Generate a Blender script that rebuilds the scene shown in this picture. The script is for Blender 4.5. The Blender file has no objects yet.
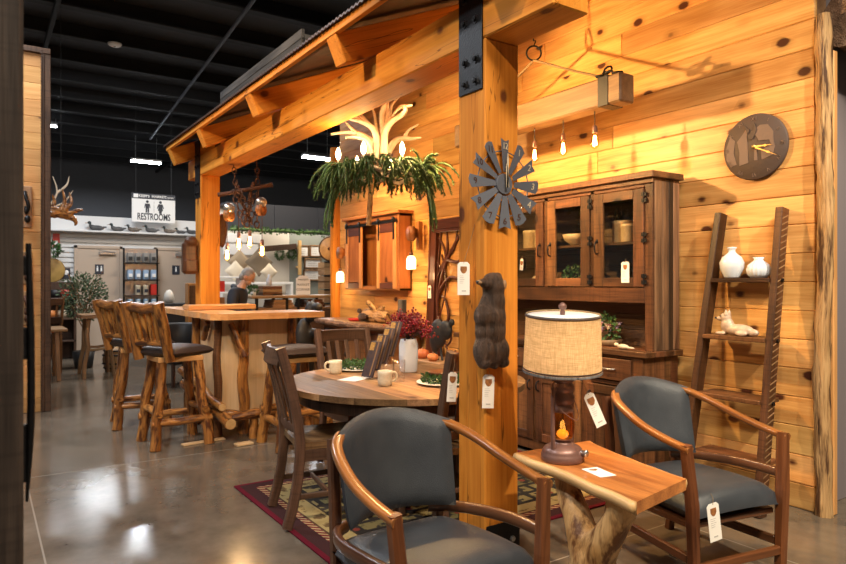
import bpy, math, random
from mathutils import Vector as V, Matrix as Mx, noise
random.seed(11)
S = bpy.context.scene
COL = S.collection
PI = math.pi

# ------------------------------------------------------------------ camera, world, lights, exposure
cd = bpy.data.cameras.new('camera'); cam = bpy.data.objects.new('camera', cd); COL.objects.link(cam)
cam.location = (0, 0, 1.4); cam.rotation_euler = (PI/2, 0, -math.radians(33.9))
cd.sensor_width = 36; cd.lens = 28.04; cd.clip_start = .05; cd.clip_end = 100
cd.dof.use_dof = True; cd.dof.focus_distance = 3.3; cd.dof.aperture_fstop = 6.5
S.camera = cam
W = bpy.data.worlds.new('world'); S.world = W; W.use_nodes = True
W.node_tree.nodes['Background'].inputs[0].default_value = (.8, .85, 1, 1)
W.node_tree.nodes['Background'].inputs[1].default_value = .10
S.view_settings.view_transform = 'Standard'; S.view_settings.look = 'None'
S.view_settings.gamma = 1; S.view_settings.use_curve_mapping = False
S.view_settings.exposure = .4

def area(name, loc, target, e, col, sx, sy):
    l = bpy.data.lights.new(name, 'AREA'); l.energy = e; l.color = col; l.shape = 'RECTANGLE'; l.size = sx; l.size_y = sy
    o = bpy.data.objects.new(name, l); COL.objects.link(o); o.location = loc
    o.rotation_euler = (V(target) - V(loc)).to_track_quat('-Z', 'Y').to_euler(); return o
def spot(name, loc, target, e, col, ang, blend=.6, r=.06):
    l = bpy.data.lights.new(name, 'SPOT'); l.energy = e; l.color = col; l.spot_size = math.radians(ang); l.spot_blend = blend; l.shadow_soft_size = r
    o = bpy.data.objects.new(name, l); COL.objects.link(o); o.location = loc
    o.rotation_euler = (V(target) - V(loc)).to_track_quat('-Z', 'Y').to_euler(); return o
def point(name, loc, e, col, r=.03):
    l = bpy.data.lights.new(name, 'POINT'); l.energy = e; l.color = col; l.shadow_soft_size = r
    o = bpy.data.objects.new(name, l); COL.objects.link(o); o.location = loc; return o
COOL = (.9, .95, 1); WARM = (1, .60, .26); NEUT = (1, .86, .68)
# ceiling fixtures over the shop floor (unseen), plus fill lights added for the back
area('ceiling_or_fill_light', (1.2, -.6, 4.9), (1.9, 1.2, 0), 190, NEUT, 1.2, .4)
area('ceiling_or_fill_light', (-1.8, 3.2, 5.0), (-1.6, 3.2, 0), 120, COOL, 1.2, .4)
area('ceiling_or_fill_light', (-.5, 7.5, 5.0), (-.3, 7.5, 0), 140, COOL, 1.2, .4)
area('ceiling_or_fill_light', (1.6, 11.6, 5.0), (1.8, 12.6, 0), 130, COOL, 1.6, .6)
area('shop_fill_light', (4.9, 12.85, 2.86), (4.9, 13.1, 0), 13, NEUT, 2.6, .15)  # unseen fill added to brighten the shop wall under the bulkhead
area('shop_fill_light', (6.0, 12.75, 2.86), (6.0, 13.1, 1.2), 14, NEUT, 1.2, .12)  # second unseen fill, added to brighten the framed prints
area('ceiling_or_fill_light', (3.2, 21.5, 4.6), (3.2, 21.5, 0), 160, COOL, 1.6, .6)  # unseen light added so its floor bounce lifts the dark far ceiling
area('ceiling_or_fill_light', (4.8, 10.6, 4.6), (4.6, 11.8, 0), 120, NEUT, 1.6, .6)
# track spots aimed at the display, plus an added wall fill
spot('track_or_fill_spot', (-.9, .2, 4.6), (2.2, 2.4, 1.2), 330, (1, .74, .44), 44)
spot('track_or_fill_spot', (2.9, -.9, 4.6), (3.9, 2.2, .6), 720, (1, .85, .62), 52)
spot('track_or_fill_spot', (-1.6, 4.2, 3.9), (2.07, 4.9, 2.72), 420, (1, .62, .27), 62)
spot('track_or_fill_spot', (.2, 2.6, 4.8), (2.3, 5.9, .9), 300, (1, .72, .42), 46)
spot('track_or_fill_spot', (3.2, 6.6, 2.85), (4.2, 7.2, 1.3), 130, (1, .56, .22), 110)
spot('track_or_fill_spot', (2.75, 3.4, 3.1), (2.4, 3.8, .7), 70, (1, .74, .46), 100)
spot('track_or_fill_spot', (2.45, 5.75, 2.86), (4.2, 5.5, 2.0), 95, (1, .60, .23), 120, .6, .05)  # unseen spot added to brighten the pine wall behind the chandelier
spot('track_or_fill_spot', (2.43, 4.12, 2.80), (4.0, 2.3, 1.9), 235, (1, .60, .23), 150, .45, .035)

# ------------------------------------------------------------------ mesh helpers
class MB:
    def __init__(s):
        s.v = []; s.f = []; s.g = []; s.r = []; s.sm = []; s.M = None
    def add(s, vs, fs, gs=None, r=None, sm=False):
        b = len(s.v)
        if r is None: r = random.random()
        if gs is None: gs = [tuple(p) for p in vs]
        for p in vs:
            p = V(p); s.v.append(tuple(s.M @ p) if s.M else tuple(p))
        s.g += [tuple(g) for g in gs]
        for f in fs:
            s.f.append([i + b for i in f]); s.r.append(r); s.sm.append(sm)
        return s
    def box(s, c, d, bev=.004, axis=None, M=None, r=None):
        h = [x/2 for x in d]; b = min(bev, min(h)*.45)
        if axis is None: axis = max(range(3), key=lambda k: d[k])
        o = [axis] + [k for k in range(3) if k != axis]
        vs = []; idx = {}
        for sx in (-1, 1):
            for sy in (-1, 1):
                for sz in (-1, 1):
                    sg = (sx, sy, sz)
                    for k in range(3):
                        idx[(sg, k)] = len(vs)
                        vs.append([sg[j]*(h[j] - (0 if j == k else b)) for j in range(3)])
        fs = []
        def rev(f):
            c_ = sum((V(vs[i]) for i in f), V())/len(f)
            n = (V(vs[f[1]]) - V(vs[f[0]])).cross(V(vs[f[2]]) - V(vs[f[1]]))
            fs.append(f if n.dot(c_) >= 0 else f[::-1])
        for k in range(3):
            a, e = [j for j in range(3) if j != k]
            for sk in (-1, 1):
                q = []
                for sa, se in ((-1, -1), (1, -1), (1, 1), (-1, 1)):
                    sg = [0]*3; sg[k] = sk; sg[a] = sa; sg[e] = se; q.append(idx[(tuple(sg), k)])
                rev(q)
            for sa in (-1, 1):
                for se in (-1, 1):
                    q = []
                    for sk, ax in ((-1, a), (1, a), (1, e), (-1, e)):
                        sg = [0]*3; sg[k] = sk; sg[a] = sa; sg[e] = se; q.append(idx[(tuple(sg), ax)])
                    rev(q)
        for sx in (-1, 1):
            for sy in (-1, 1):
                for sz in (-1, 1): rev([idx[((sx, sy, sz), k)] for k in range(3)])
        gs = [[p[o[0]], p[o[1]], p[o[2]]] for p in vs]
        T = Mx.Translation(V(c)) @ (M.to_4x4() if M else Mx.Identity(4))
        return s.add([T @ V(p) for p in vs], fs, gs, r)
    def bx(s, x0, x1, y0, y1, z0, z1, bev=.004, axis=None, r=None):
        return s.box(((x0+x1)/2, (y0+y1)/2, (z0+z1)/2), (abs(x1-x0), abs(y1-y0), abs(z1-z0)), bev, axis, None, r)
    def bar(s, p0, p1, w, h, up=(0, 0, 1), bev=.004, r=None):
        p0 = V(p0); p1 = V(p1); t = (p1-p0); L = t.length; t.normalize(); up = V(up)
        if abs(t.dot(up)) > .98: up = V((0, 1, 0))
        sd = t.cross(up).normalized(); u = sd.cross(t)
        M = Mx((t, sd, u)).transposed()
        return s.box((p0+p1)/2, (L, w, h), bev, 0, M, r)
    def sweep(s, pts, prof, up=(0, 0, 1), sc=None, r=None, sm=False, cap=True, jit=0, closed=False):
        pts = [V(p) for p in pts]; n = len(prof); m = len(pts); up = V(up)
        ts = []
        for i in range(m):
            if closed: t = pts[(i+1) % m] - pts[i-1]
            else: t = pts[min(i+1, m-1)] - pts[max(i-1, 0)]
            ts.append(t.normalized())
        if abs(ts[0].dot(up)) > .95: up = V((0, 1, 0)) if abs(ts[0].y) < .9 else V((1, 0, 0))
        u = (up - ts[0]*up.dot(ts[0])).normalized()
        vs = []; gs = []; L = 0; sd0 = random.random()*50
        for i in range(m):
            if i:
                L += (pts[i]-pts[i-1]).length
                u = (u - ts[i]*u.dot(ts[i])).normalized()
            sd = ts[i].cross(u)
            k = 1 if sc is None else (sc[i] if isinstance(sc, (list, tuple)) else sc)
            for a, b in prof:
                q = k
                if jit:
                    q = k*(1 + jit*noise.noise(V((L*7 + sd0, a/(abs(a)+abs(b)+1e-6)*1.3, b/(abs(a)+abs(b)+1e-6)*1.3))) + .5*jit*noise.noise(V((L*22+sd0, a*30, b*30))))
                vs.append(pts[i] + sd*a*q + u*b*q); gs.append((L, a*k, b*k))
        fs = []
        for i in range(m if closed else m-1):
            for j in range(n):
                a = i*n+j; b = i*n+(j+1) % n; c = ((i+1) % m)*n
                fs.append([a, c+j, c+(j+1) % n, b][::-1])
        s.add(vs, fs, gs, r, sm)
        if cap and not closed:
            R = s.r[-1]
            s.add(vs[:n], [list(range(n))[::-1]], gs[:n], R); s.add(vs[-n:], [list(range(n))], gs[-n:], R)
        return s
    def tube(s, pts, rad, n=10, res=0, jit=0, r=None, up=(0, 0, 1), cap=True, closed=False):
        pts = [V(p) for p in pts]
        if not isinstance(rad, (list, tuple)): rad = [rad]*len(pts)
        if res: pts, rad = smooth(pts, rad, res, closed)
        prof = [(math.cos(2*PI*i/n), math.sin(2*PI*i/n)) for i in range(n)]
        return s.sweep(pts, prof, up, list(rad), r, True, cap, jit, closed)
    def log(s, p0, p1, r0, r1=None, n=12, jit=.12, bend=.01, m=9, r=None):
        p0 = V(p0); p1 = V(p1); r1 = r0 if r1 is None else r1; q = random.random()*40
        L = (p1-p0).length; k = V((1, 0, 0)) if abs((p1-p0).normalized().x) < .8 else V((0, 1, 0))
        pts = []
        for i in range(m):
            t = i/(m-1); w = math.sin(t*PI)
            pts.append(p0.lerp(p1, t) + V((noise.noise(V((q, t*3, 0))), noise.noise(V((q, t*3, 9))), noise.noise(V((q, t*3, 20)))))*bend*w*2)
        return s.tube(pts, [r0+(r1-r0)*i/(m-1) for i in range(m)], n, 0, jit, r)
    def lathe(s, prof, n=24, o=(0, 0, 0), M=None, sm=True, r=None, flute=0, fk=12):
        vs = []; gs = []; fs = []; o = V(o); L = 0
        for i, (rr, z) in enumerate(prof):
            if i: L += math.hypot(rr-prof[i-1][0], z-prof[i-1][1])
            for j in range(n):
                a = 2*PI*j/n; q = rr*(1+flute*math.cos(fk*a)) if flute else rr
                p = V((q*math.cos(a), q*math.sin(a), z)); p = (M @ p) if M else p
                vs.append(p+o); gs.append((z, rr*math.cos(a), rr*math.sin(a)))
        for i in range(len(prof)-1):
            for j in range(n):
                fs.append([i*n+j, i*n+(j+1) % n, (i+1)*n+(j+1) % n, (i+1)*n+j])
        s.add(vs, fs, gs, r, sm); R = s.r[-1]
        for i, fl in ((0, True), (len(prof)-1, False)):
            if prof[i][0] > 1e-5:
                q = list(range(n)); s.add(vs[i*n:(i+1)*n], [q[::-1] if fl else q], gs[i*n:(i+1)*n], R)
        return s
    def cyl(s, p0, p1, rad, n=16, r=None): return s.tube([p0, p1], rad, n, r=r)
    def ell(s, c, rad, n=14, m=9, M=None, r=None):
        pr = [(max(1e-4, math.sin(PI*i/(m-1))), -math.cos(PI*i/(m-1))) for i in range(m)]
        T = (M.to_3x3() if M else Mx.Identity(3)) @ Mx.Diagonal(V(rad))
        return s.lathe(pr, n, c, T, True, r)
    def prism(s, poly, t, M=None, r=None, ax=0):
        # poly in local (x, z); extruded along local y from 0 to t
        n = len(poly); A = sum(poly[i][0]*poly[(i+1) % n][1]-poly[(i+1) % n][0]*poly[i][1] for i in range(n))
        if A < 0: poly = poly[::-1]
        vs = [V((x, 0, z)) for x, z in poly] + [V((x, t, z)) for x, z in poly]
        gs = [(p.x, p.z, p.y) if ax == 0 else (p.z, p.x, p.y) for p in vs]
        fs = [list(range(n)), list(range(2*n-1, n-1, -1))] + [[i, i+n, (i+1) % n+n, (i+1) % n] for i in range(n)]
        if M: vs = [M @ p for p in vs]
        return s.add(vs, fs, gs, r)
    def quad(s, a, b, c, d, r=None): return s.add([a, b, c, d], [[0, 1, 2, 3]], None, r)
    def text(s, txt, size, M, t=.001, align='CENTER', bold=0):
        cu = bpy.data.curves.new('t', 'FONT'); cu.body = txt; cu.size = size; cu.extrude = t; cu.align_x = align; cu.align_y = 'CENTER'; cu.resolution_u = 3; cu.offset = bold*size
        o = bpy.data.objects.new('t', cu); COL.objects.link(o)
        bpy.context.view_layer.update()
        me = bpy.data.meshes.new_from_object(o.evaluated_get(bpy.context.evaluated_depsgraph_get()))
        vs = [M @ v.co for v in me.vertices]; fs = [list(p.vertices) for p in me.polygons]
        bpy.data.objects.remove(o); bpy.data.curves.remove(cu); bpy.data.meshes.remove(me)
        return s.add(vs, fs)

def smooth(pts, rad, res, closed=False):
    P = []; R = []; n = len(pts)
    def g(i): return pts[i % n] if closed else pts[max(0, min(n-1, i))]
    def gr(i): return rad[i % n] if closed else rad[max(0, min(n-1, i))]
    for i in range(n if closed else n-1):
        for k in range(res):
            t = k/res; a, b, c, d = g(i-1), g(i), g(i+1), g(i+2)
            P.append(.5*((2*b)+(c-a)*t+(2*a-5*b+4*c-d)*t*t+(3*b-a-3*c+d)*t**3)); R.append(gr(i)*(1-t)+gr(i+1)*t)
    if not closed: P.append(pts[-1]); R.append(rad[-1])
    return P, R
def curve(pts, res=6):
    pts = [V(p) for p in pts]; return smooth(pts, [1]*len(pts), res)[0]
def rect(w, h, b=.004):
    w /= 2; h /= 2; b = min(b, w*.45, h*.45)
    return [(-w+b, -h), (w-b, -h), (w, -h+b), (w, h-b), (w-b, h), (-w+b, h), (-w, h-b), (-w, -h+b)]

def mesh_of(name, mb, m):
    me = bpy.data.meshes.new(name); me.from_pydata(mb.v, [], mb.f)
    a = me.attributes.new('gc', 'FLOAT_VECTOR', 'POINT'); a.data.foreach_set('vector', [c for g in mb.g for c in g])
    a = me.attributes.new('rnd', 'FLOAT', 'FACE'); a.data.foreach_set('value', mb.r)
    me.polygons.foreach_set('use_smooth', mb.sm); me.materials.append(m); me.update(); return me
def obj(name, mb, m, parent=None, loc=None, rotz=0, label=None):
    o = bpy.data.objects.new(name, mesh_of(name, mb, m)); COL.objects.link(o)
    if parent: o.parent = parent
    if loc: o.location = loc
    if rotz: o.rotation_euler = (0, 0, rotz)
    if label: o['label'] = label
    return o
def tag(o, label, cat, group=None):
    o['label'] = label; o['category'] = cat
    if group: o['group'] = group
    return o
def thing(name, label, cat, loc=(0, 0, 0), rotz=0, group=None):
    o = bpy.data.objects.new(name, None); COL.objects.link(o); o.empty_display_size = .1
    o.location = loc; o.rotation_euler = (0, 0, rotz); return tag(o, label, cat, group)
def struct(name, mb, m):
    o = obj(name, mb, m); o['kind'] = 'structure'; return o
def dup(o, loc=None, rotz=None, label=None, group=None):
    def cp(a, par):
        c = a.copy(); COL.objects.link(c)
        if par: c.parent = par; c.matrix_parent_inverse = a.matrix_parent_inverse.copy()
        for ch in list(a.children): cp(ch, c)
        return c
    r = cp(o, None)
    if loc: r.location = loc
    if rotz is not None: r.rotation_euler = (0, 0, rotz)
    if label: r['label'] = label
    if group: r['group'] = group
    return r
def rot(ax, deg): return Mx.Rotation(math.radians(deg), 4, ax)
def tr(x, y, z): return Mx.Translation(V((x, y, z)))

# ------------------------------------------------------------------ materials
def newmat(name):
    m = bpy.data.materials.new(name); m.use_nodes = True; nt = m.node_tree
    return m, nt, nt.nodes['Principled BSDF']
class G:
    def __init__(s, nt): s.nt = nt
    def n(s, t, **k):
        x = s.nt.nodes.new('ShaderNode'+t)
        for a, b in k.items(): setattr(x, a, b)
        return x
    def l(s, a, b): s.nt.links.new(a, b)
    def math(s, op, a, b=None, c=None):
        x = s.n('Math', operation=op)
        for i, q in enumerate((a, b, c)):
            if q is None: continue
            if isinstance(q, (int, float)): x.inputs[i].default_value = q
            else: s.l(q, x.inputs[i])
        return x.outputs[0]
    def vmul(s, a, v):
        x = s.n('VectorMath', operation='MULTIPLY'); s.l(a, x.inputs[0]); x.inputs[1].default_value = v; return x.outputs[0]
    def mix(s, f, a, b, bt='MIX'):
        x = s.n('Mix', data_type='RGBA', blend_type=bt); 
        for i, q in ((0, f), (6, a), (7, b)):
            if isinstance(q, (int, float)): x.inputs[i].default_value = q
            elif isinstance(q, tuple): x.inputs[i].default_value = q if len(q) == 4 else (*q, 1)
            else: s.l(q, x.inputs[i])
        return x.outputs[2]
    def noise(s, v, sc, det=3, rough=.55, dist=0):
        x = s.n('TexNoise'); s.l(v, x.inputs['Vector']); x.inputs['Scale'].default_value = sc; x.inputs['Detail'].default_value = det
        x.inputs['Roughness'].default_value = rough; x.inputs['Distortion'].default_value = dist; return x.outputs[0]
    def ramp(s, f, a, b, lo=0., hi=1.):
        x = s.n('MapRange'); s.l(f, x.inputs[0]); x.inputs[1].default_value = a; x.inputs[2].default_value = b; x.inputs[3].default_value = lo; x.inputs[4].default_value = hi
        return x.outputs[0]
    def bump(s, h, st, dist=.01):
        x = s.n('Bump'); s.l(h, x.inputs['Height']); x.inputs['Strength'].default_value = st; x.inputs['Distance'].default_value = dist; return x.outputs[0]
    def coords(s):
        a = s.n('Attribute', attribute_name='gc').outputs['Vector']; r = s.n('Attribute', attribute_name='rnd').outputs['Fac']
        c = s.n('CombineXYZ')
        for i, k in enumerate((37.3, 91.7, 53.1)): s.l(s.math('MULTIPLY', r, k), c.inputs[i])
        x = s.n('VectorMath', operation='ADD'); s.l(a, x.inputs[0]); s.l(c.outputs[0], x.inputs[1]); return x.outputs[0], r

def wood(name, c1, c2, rough=.5, tint=.35, knot=0., kc=(.07, .025, .01), grain=1., saw=0., bump=.15, crack=0., mott=None, coat=0., sp=.35, blot=0., bd=.004):
    m, nt, b = newmat(name); g = G(nt); co, r = g.coords()
    n1 = g.noise(g.vmul(co, (.9*grain, 9*grain, 9*grain)), 1, 4, .6, .4)
    n0 = g.noise(g.vmul(co, (.5*grain, 4.5*grain, 4.5*grain)), 1, 2)
    ring = g.math('ADD', g.math('MULTIPLY', g.math('SINE', g.math('MULTIPLY', n0, 46.)), .5), .5)
    fine = g.noise(g.vmul(co, (5*grain, 130*grain, 130*grain)), 1, 2)
    f = g.math('ADD', g.math('MULTIPLY', g.ramp(n1, .34, .66), .55), g.math('ADD', g.math('MULTIPLY', ring, .25), g.math('MULTIPLY', g.ramp(fine, .35, .65), .30)))
    h = f; col = g.mix(f, c1, c2)
    if blot: col = g.mix(g.math('MULTIPLY', g.ramp(g.noise(g.vmul(co, (.8, 5, 5)), 1, 3), .5, .68), blot), col, tuple(x*.3 for x in c1))
    if mott: col = g.mix(g.ramp(g.noise(g.vmul(co, mott[2]) if len(mott) > 2 else co, mott[1], 4, .65), .48, .60), col, mott[0])
    if saw:
        w = g.noise(g.vmul(co, (75, 3, 3)), 1, 1)
        col = g.mix(g.math('MULTIPLY', g.ramp(w, .52, .7), saw), col, tuple(x*.35 for x in c1))
    if knot:
        vo = g.n('TexVoronoi'); g.l(g.vmul(co, (5, 7.5, 7.5)), vo.inputs['Vector']); vo.inputs['Scale'].default_value = 1.
        sep = g.n('SeparateColor'); g.l(vo.outputs['Color'], sep.inputs[0])
        gate = g.math('GREATER_THAN', sep.outputs[0], 1-knot*.34)
        d = g.math('ADD', vo.outputs['Distance'], g.math('MULTIPLY', g.math('SUBTRACT', fine, .5), .06))
        ka = g.math('MULTIPLY', g.ramp(d, .46, .12), gate)
        col = g.mix(g.math('MULTIPLY', ka, .55), col, tuple(x*.55 for x in c1))
        col = g.mix(g.math('MULTIPLY', g.ramp(d, .25, .17), gate), col, kc)
    if crack:
        cn = g.noise(g.vmul(co, (.55, 11, 11)), 1, 3, .5, .3)
        ck = g.ramp(g.math('ABSOLUTE', g.math('SUBTRACT', cn, .42)), .007, .002, 0, crack)
        col = g.mix(ck, col, tuple(x*.15 for x in c1)); h = g.math('SUBTRACT', h, g.math('MULTIPLY', ck, 1.5))
    hv = g.n('HueSaturation'); g.l(col, hv.inputs['Color']); g.l(g.ramp(r, 0, 1, 1-tint, 1+tint), hv.inputs['Value'])
    g.l(g.ramp(g.math('FRACT', g.math('MULTIPLY', r, 7.13)), 0, 1, .5-min(tint, .3)*.022, .5+min(tint, .3)*.022), hv.inputs['Hue'])
    g.l(hv.outputs[0], b.inputs['Base Color']); b.inputs['Roughness'].default_value = rough; b.inputs['Specular IOR Level'].default_value = sp
    if coat: b.inputs['Coat Weight'].default_value = coat; b.inputs['Coat Roughness'].default_value = .15
    if bump: g.l(g.bump(h, bump, bd), b.inputs['Normal'])
    return m
def plain(name, c, rough=.5, metal=0., var=0., vs=8, bump=0., bs=60, c2=None, emit=None, es=0., trans=0., tint=0., sp=.5):
    m, nt, b = newmat(name); g = G(nt); b.inputs['Base Color'].default_value = (*c, 1); b.inputs['Roughness'].default_value = rough; b.inputs['Metallic'].default_value = metal
    b.inputs['Specular IOR Level'].default_value = sp
    if var or bump or tint:
        co, r = g.coords(); col = None
        if var: col = g.mix(g.ramp(g.noise(co, vs, 4), .5-.3*1/max(var, .3)*var, .5+.3), c, c2 or tuple(x*(1-var) for x in c))
        if tint:
            hv = g.n('HueSaturation')
            if col: g.l(col, hv.inputs['Color'])
            else: hv.inputs['Color'].default_value = (*c, 1)
            g.l(g.ramp(r, 0, 1, 1-tint, 1+tint), hv.inputs['Value']); g.l(g.ramp(g.math('FRACT', g.math('MULTIPLY', r, 5.7)), 0, 1, .5-tint*.05, .5+tint*.05), hv.inputs['Hue']); col = hv.outputs[0]
        if col: g.l(col, b.inputs['Base Color'])
        if bump: g.l(g.bump(g.noise(co, bs, 3), bump, .01), b.inputs['Normal'])
    if emit: b.inputs['Emission Color'].default_value = (*emit, 1); b.inputs['Emission Strength'].default_value = es
    if trans: b.inputs['Transmission Weight'].default_value = trans
    return m
def glass(name, c=(1, 1, 1), refl=.12):
    m, nt, b = newmat(name); g = G(nt); nt.nodes.remove(b)
    t = g.n('BsdfTransparent'); t.inputs[0].default_value = (*c, 1); gl = g.n('BsdfGlossy'); gl.inputs[1].default_value = .03
    fr = g.n('LayerWeight'); fr.inputs[0].default_value = .5; mx = g.n('MixShader')
    g.l(g.math('ADD', g.math('MULTIPLY', g.math('POWER', fr.outputs[1], 4.), refl*4), .05), mx.inputs[0]); g.l(t.outputs[0], mx.inputs[1]); g.l(gl.outputs[0], mx.inputs[2])
    g.l(mx.outputs[0], nt.nodes['Material Output'].inputs[0]); return m
def cloth(name, c, c2, tl=.5):
    m, nt, b = newmat(name); g = G(nt); co, r = g.coords(); nt.nodes.remove(b)
    wv = g.math('MULTIPLY', g.noise(g.vmul(co, (20, 260, 260)), 1, 2), g.noise(g.vmul(co, (260, 20, 20)), 1, 2))
    col = g.mix(g.ramp(wv, .12, .38), c2, c)
    d = g.n('BsdfDiffuse'); t = g.n('BsdfTranslucent'); mx = g.n('MixShader'); mx.inputs[0].default_value = tl
    g.l(col, d.inputs[0]); g.l(col, t.inputs[0]); g.l(d.outputs[0], mx.inputs[1]); g.l(t.outputs[0], mx.inputs[2]); g.l(mx.outputs[0], nt.nodes['Material Output'].inputs[0]); return m

PINE = wood('pine_boards', (.47, .195, .042), (.79, .46, .165), .42, .27, .66, (.07, .02, .008), .8, bump=.06)
PINEP = wood('pale_pine_boards', (.48, .22, .065), (.68, .37, .14), .5, .16, .22, (.10, .04, .02), .8, bump=.05)
TIMBER = wood('timber', (.46, .14, .012), (.74, .30, .042), .68, .06, .55, (.14, .04, .01), .45, bump=.10, crack=.7, sp=.2)
BARN = wood('reclaimed_barn_wood', (.036, .014, .007), (.18, .074, .029), .45, .55, .12, (.015, .006, .004), 1., saw=.35, bump=.3, crack=.4, blot=.7)
BARNS = wood('mixed_barn_boards', (.030, .017, .011), (.23, .125, .062), .5, .85, .1, (.01, .005, .004), .8, bump=.3, crack=.5, blot=.5)
BARND = wood('dark_barn_wood', (.028, .014, .009), (.10, .05, .03), .6, .3, .1, (.01, .005, .004), 1., saw=.4, bump=.3)
CHARW = wood('charred_grey_boards', (.012, .012, .013), (.075, .073, .075), .8, .3, .1, (.01, .01, .01), 1., bump=.8, crack=.6, blot=.6)
DUSK = wood('dark_rough_post_wood', (.022, .015, .012), (.085, .06, .046), .7, .2, .2, (.01, .006, .005), 1., saw=.3, bump=.4, blot=.5)
GREYW = wood('weathered_grey_wood', (.055, .05, .05), (.23, .22, .22), .8, .25, .1, (.02, .02, .02), 1., bump=.4, crack=.6)
BACKW = wood('dark_wall_wood', (.05, .024, .014), (.17, .09, .045), .6, .2, .1, grain=.8, bump=.3)
WALNUT = wood('walnut', (.055, .021, .010), (.16, .062, .028), .32, .15, grain=1.3, bump=.05, coat=.3)
CHERRY = wood('reddish_walnut', (.060, .018, .007), (.20, .068, .024), .32, .15, grain=1.2, bump=.05, coat=.3)
HONEY = wood('honey_walnut', (.12, .038, .010), (.36, .14, .036), .28, .1, grain=1., bump=.03, coat=.4)
CHAIRW = wood('brown_reclaimed_wood', (.030, .016, .011), (.14, .072, .044), .45, .2, .05, grain=1.1, saw=.25, bump=.25, coat=.1)
TABLET = wood('plank_table_wood', (.085, .040, .020), (.34, .19, .092), .5, .62, .08, (.05, .02, .01), .9, saw=.15, bump=.08, sp=.2)
ACACIA = wood('acacia_slab', (.19, .042, .009), (.60, .22, .058), .3, .2, grain=1.2, bump=.05, coat=.4)
SAP = wood('sapwood', (.52, .29, .10), (.78, .52, .24), .4, .1, grain=.8, bump=.08)
LOGW = wood('aspen_log', (.14, .042, .008), (.56, .245, .060), .35, .15, .45, (.05, .018, .006), 1.4, bump=.4, mott=((.085, .028, .010), 8, (.8, 3, 3)), coat=.4)
LOGB = wood('bark_edge_log', (.30, .15, .055), (.66, .42, .20), .6, .12, .3, (.05, .02, .01), 1., bump=.7, mott=((.075, .032, .014), 7, (.35, 3.4, 3.4)), bd=.02)
LOGP = wood('pale_log', (.46, .24, .09), (.72, .46, .20), .5, .1, .2, (.08, .03, .012), .9, bump=.25, mott=((.16, .065, .022), 6, (.5, 2.2, 2.2)), bd=.015)
BARK = wood('bark', (.04, .022, .014), (.18, .10, .06), .85, .2, bump=1., mott=((.24, .15, .10), 12), bd=.02)
DOORW = wood('carved_dark_wood', (.05, .014, .010), (.15, .05, .03), .35, .15, grain=1., bump=.08, coat=.3)
CABW = wood('rustic_orange_wood', (.22, .075, .02), (.44, .18, .055), .45, .3, .15, (.06, .02, .01), 1., bump=.2)
MAPLE = wood('pale_maple_panel', (.56, .36, .18), (.74, .52, .30), .45, .06, .06, (.2, .1, .04), .5, bump=.04)
SLABT = wood('orange_slab', (.50, .20, .06), (.74, .40, .16), .3, .12, .15, (.15, .05, .02), .7, bump=.05, coat=.4)
OAK = wood('mid_brown_wood', (.16, .085, .04), (.34, .20, .10), .5, .3, .1, grain=1., bump=.15)
LEATHER = plain('slate_leather', (.060, .068, .080), .32, var=.5, vs=6, bump=.3, bs=240, c2=(.028, .033, .042))
BROWNL = plain('brown_leather', (.055, .034, .026), .5, var=.5, vs=9, bump=.3, bs=160, c2=(.03, .018, .014))
BLACKM = plain('black_iron', (.012, .012, .014), .45, .6, bump=.2, bs=90)
BLACKP = plain('black_paint', (.015, .015, .017), .5)
GREYM = plain('slate_grey_metal', (.105, .115, .145), .55, .1, bump=.1)
STEEL = plain('brushed_steel', (.55, .56, .58), .28, .9)
COPPER = plain('aged_copper', (.24, .125, .10), .38, .3, var=.4, vs=14, c2=(.12, .06, .05))
RUST = plain('rusty_iron', (.13, .055, .03), .6, .5, var=.6, vs=30, c2=(.05, .022, .014))
BRASS = plain('brass', (.72, .50, .18), .3, .9)
WHITE = plain('white_paint', (.80, .80, .80), .5)
CERAM = plain('white_ceramic', (.66, .72, .82), .25, bump=.03, bs=30)
CREAMC = plain('cream_stoneware', (.66, .58, .44), .35, var=.3, vs=70, c2=(.52, .43, .30), bump=.05)
BOWLC = plain('tan_stoneware', (.66, .48, .30), .45, var=.3, vs=60, c2=(.5, .34, .2))
PAPER = plain('tag_paper', (.86, .84, .80), .6)
INK = plain('dark_ink', (.02, .025, .04), .5)
GREYINK = plain('grey_print', (.45, .43, .42), .6)
LOGO = plain('brown_emblem', (.14, .055, .025), .5, var=.5, vs=60, c2=(.45, .18, .05))
ROPE = plain('jute_rope', (.24, .16, .08), .8, bump=.6, bs=300)
CLEAR = glass('clear_glass')
PANE = glass('window_glass', (.93, .95, .93), .10)
AMBER = glass('amber_glass', (1., .66, .22), .10)
FROST = plain('frosted_lit_glass', (.9, .82, .66), .4, emit=(1, .74, .42), es=2.6)
BULB = plain('lit_bulb', (1, .8, .5), .3, emit=(1, .62, .25), es=22)
CANDLE = plain('lit_candle_bulb', (1, .85, .6), .3, emit=(1, .80, .50), es=16)
FILA = glass('bulb_glass', (1, .86, .6), .12)
LED = plain('led_panel', (1, 1, 1), .4, emit=(.88, .94, 1), es=70)
NEEDLE = plain('spruce_needles', (.050, .105, .026), .55, tint=.5)
LEAF = plain('green_leaf', (.038, .092, .020), .5, tint=.5)
OLIVE = plain('olive_leaf', (.085, .125, .062), .6, tint=.5)
BERRY = plain('red_berry', (.22, .007, .013), .35, tint=.5)
ANTLER = plain('antler', (.76, .66, .52), .5, var=.4, vs=14, c2=(.56, .42, .28), bump=.2, bs=50)
BEARM = wood('carved_bear_wood', (.008, .006, .006), (.12, .072, .050), .38, .1, grain=3.2, bump=1., bd=.012)
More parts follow.
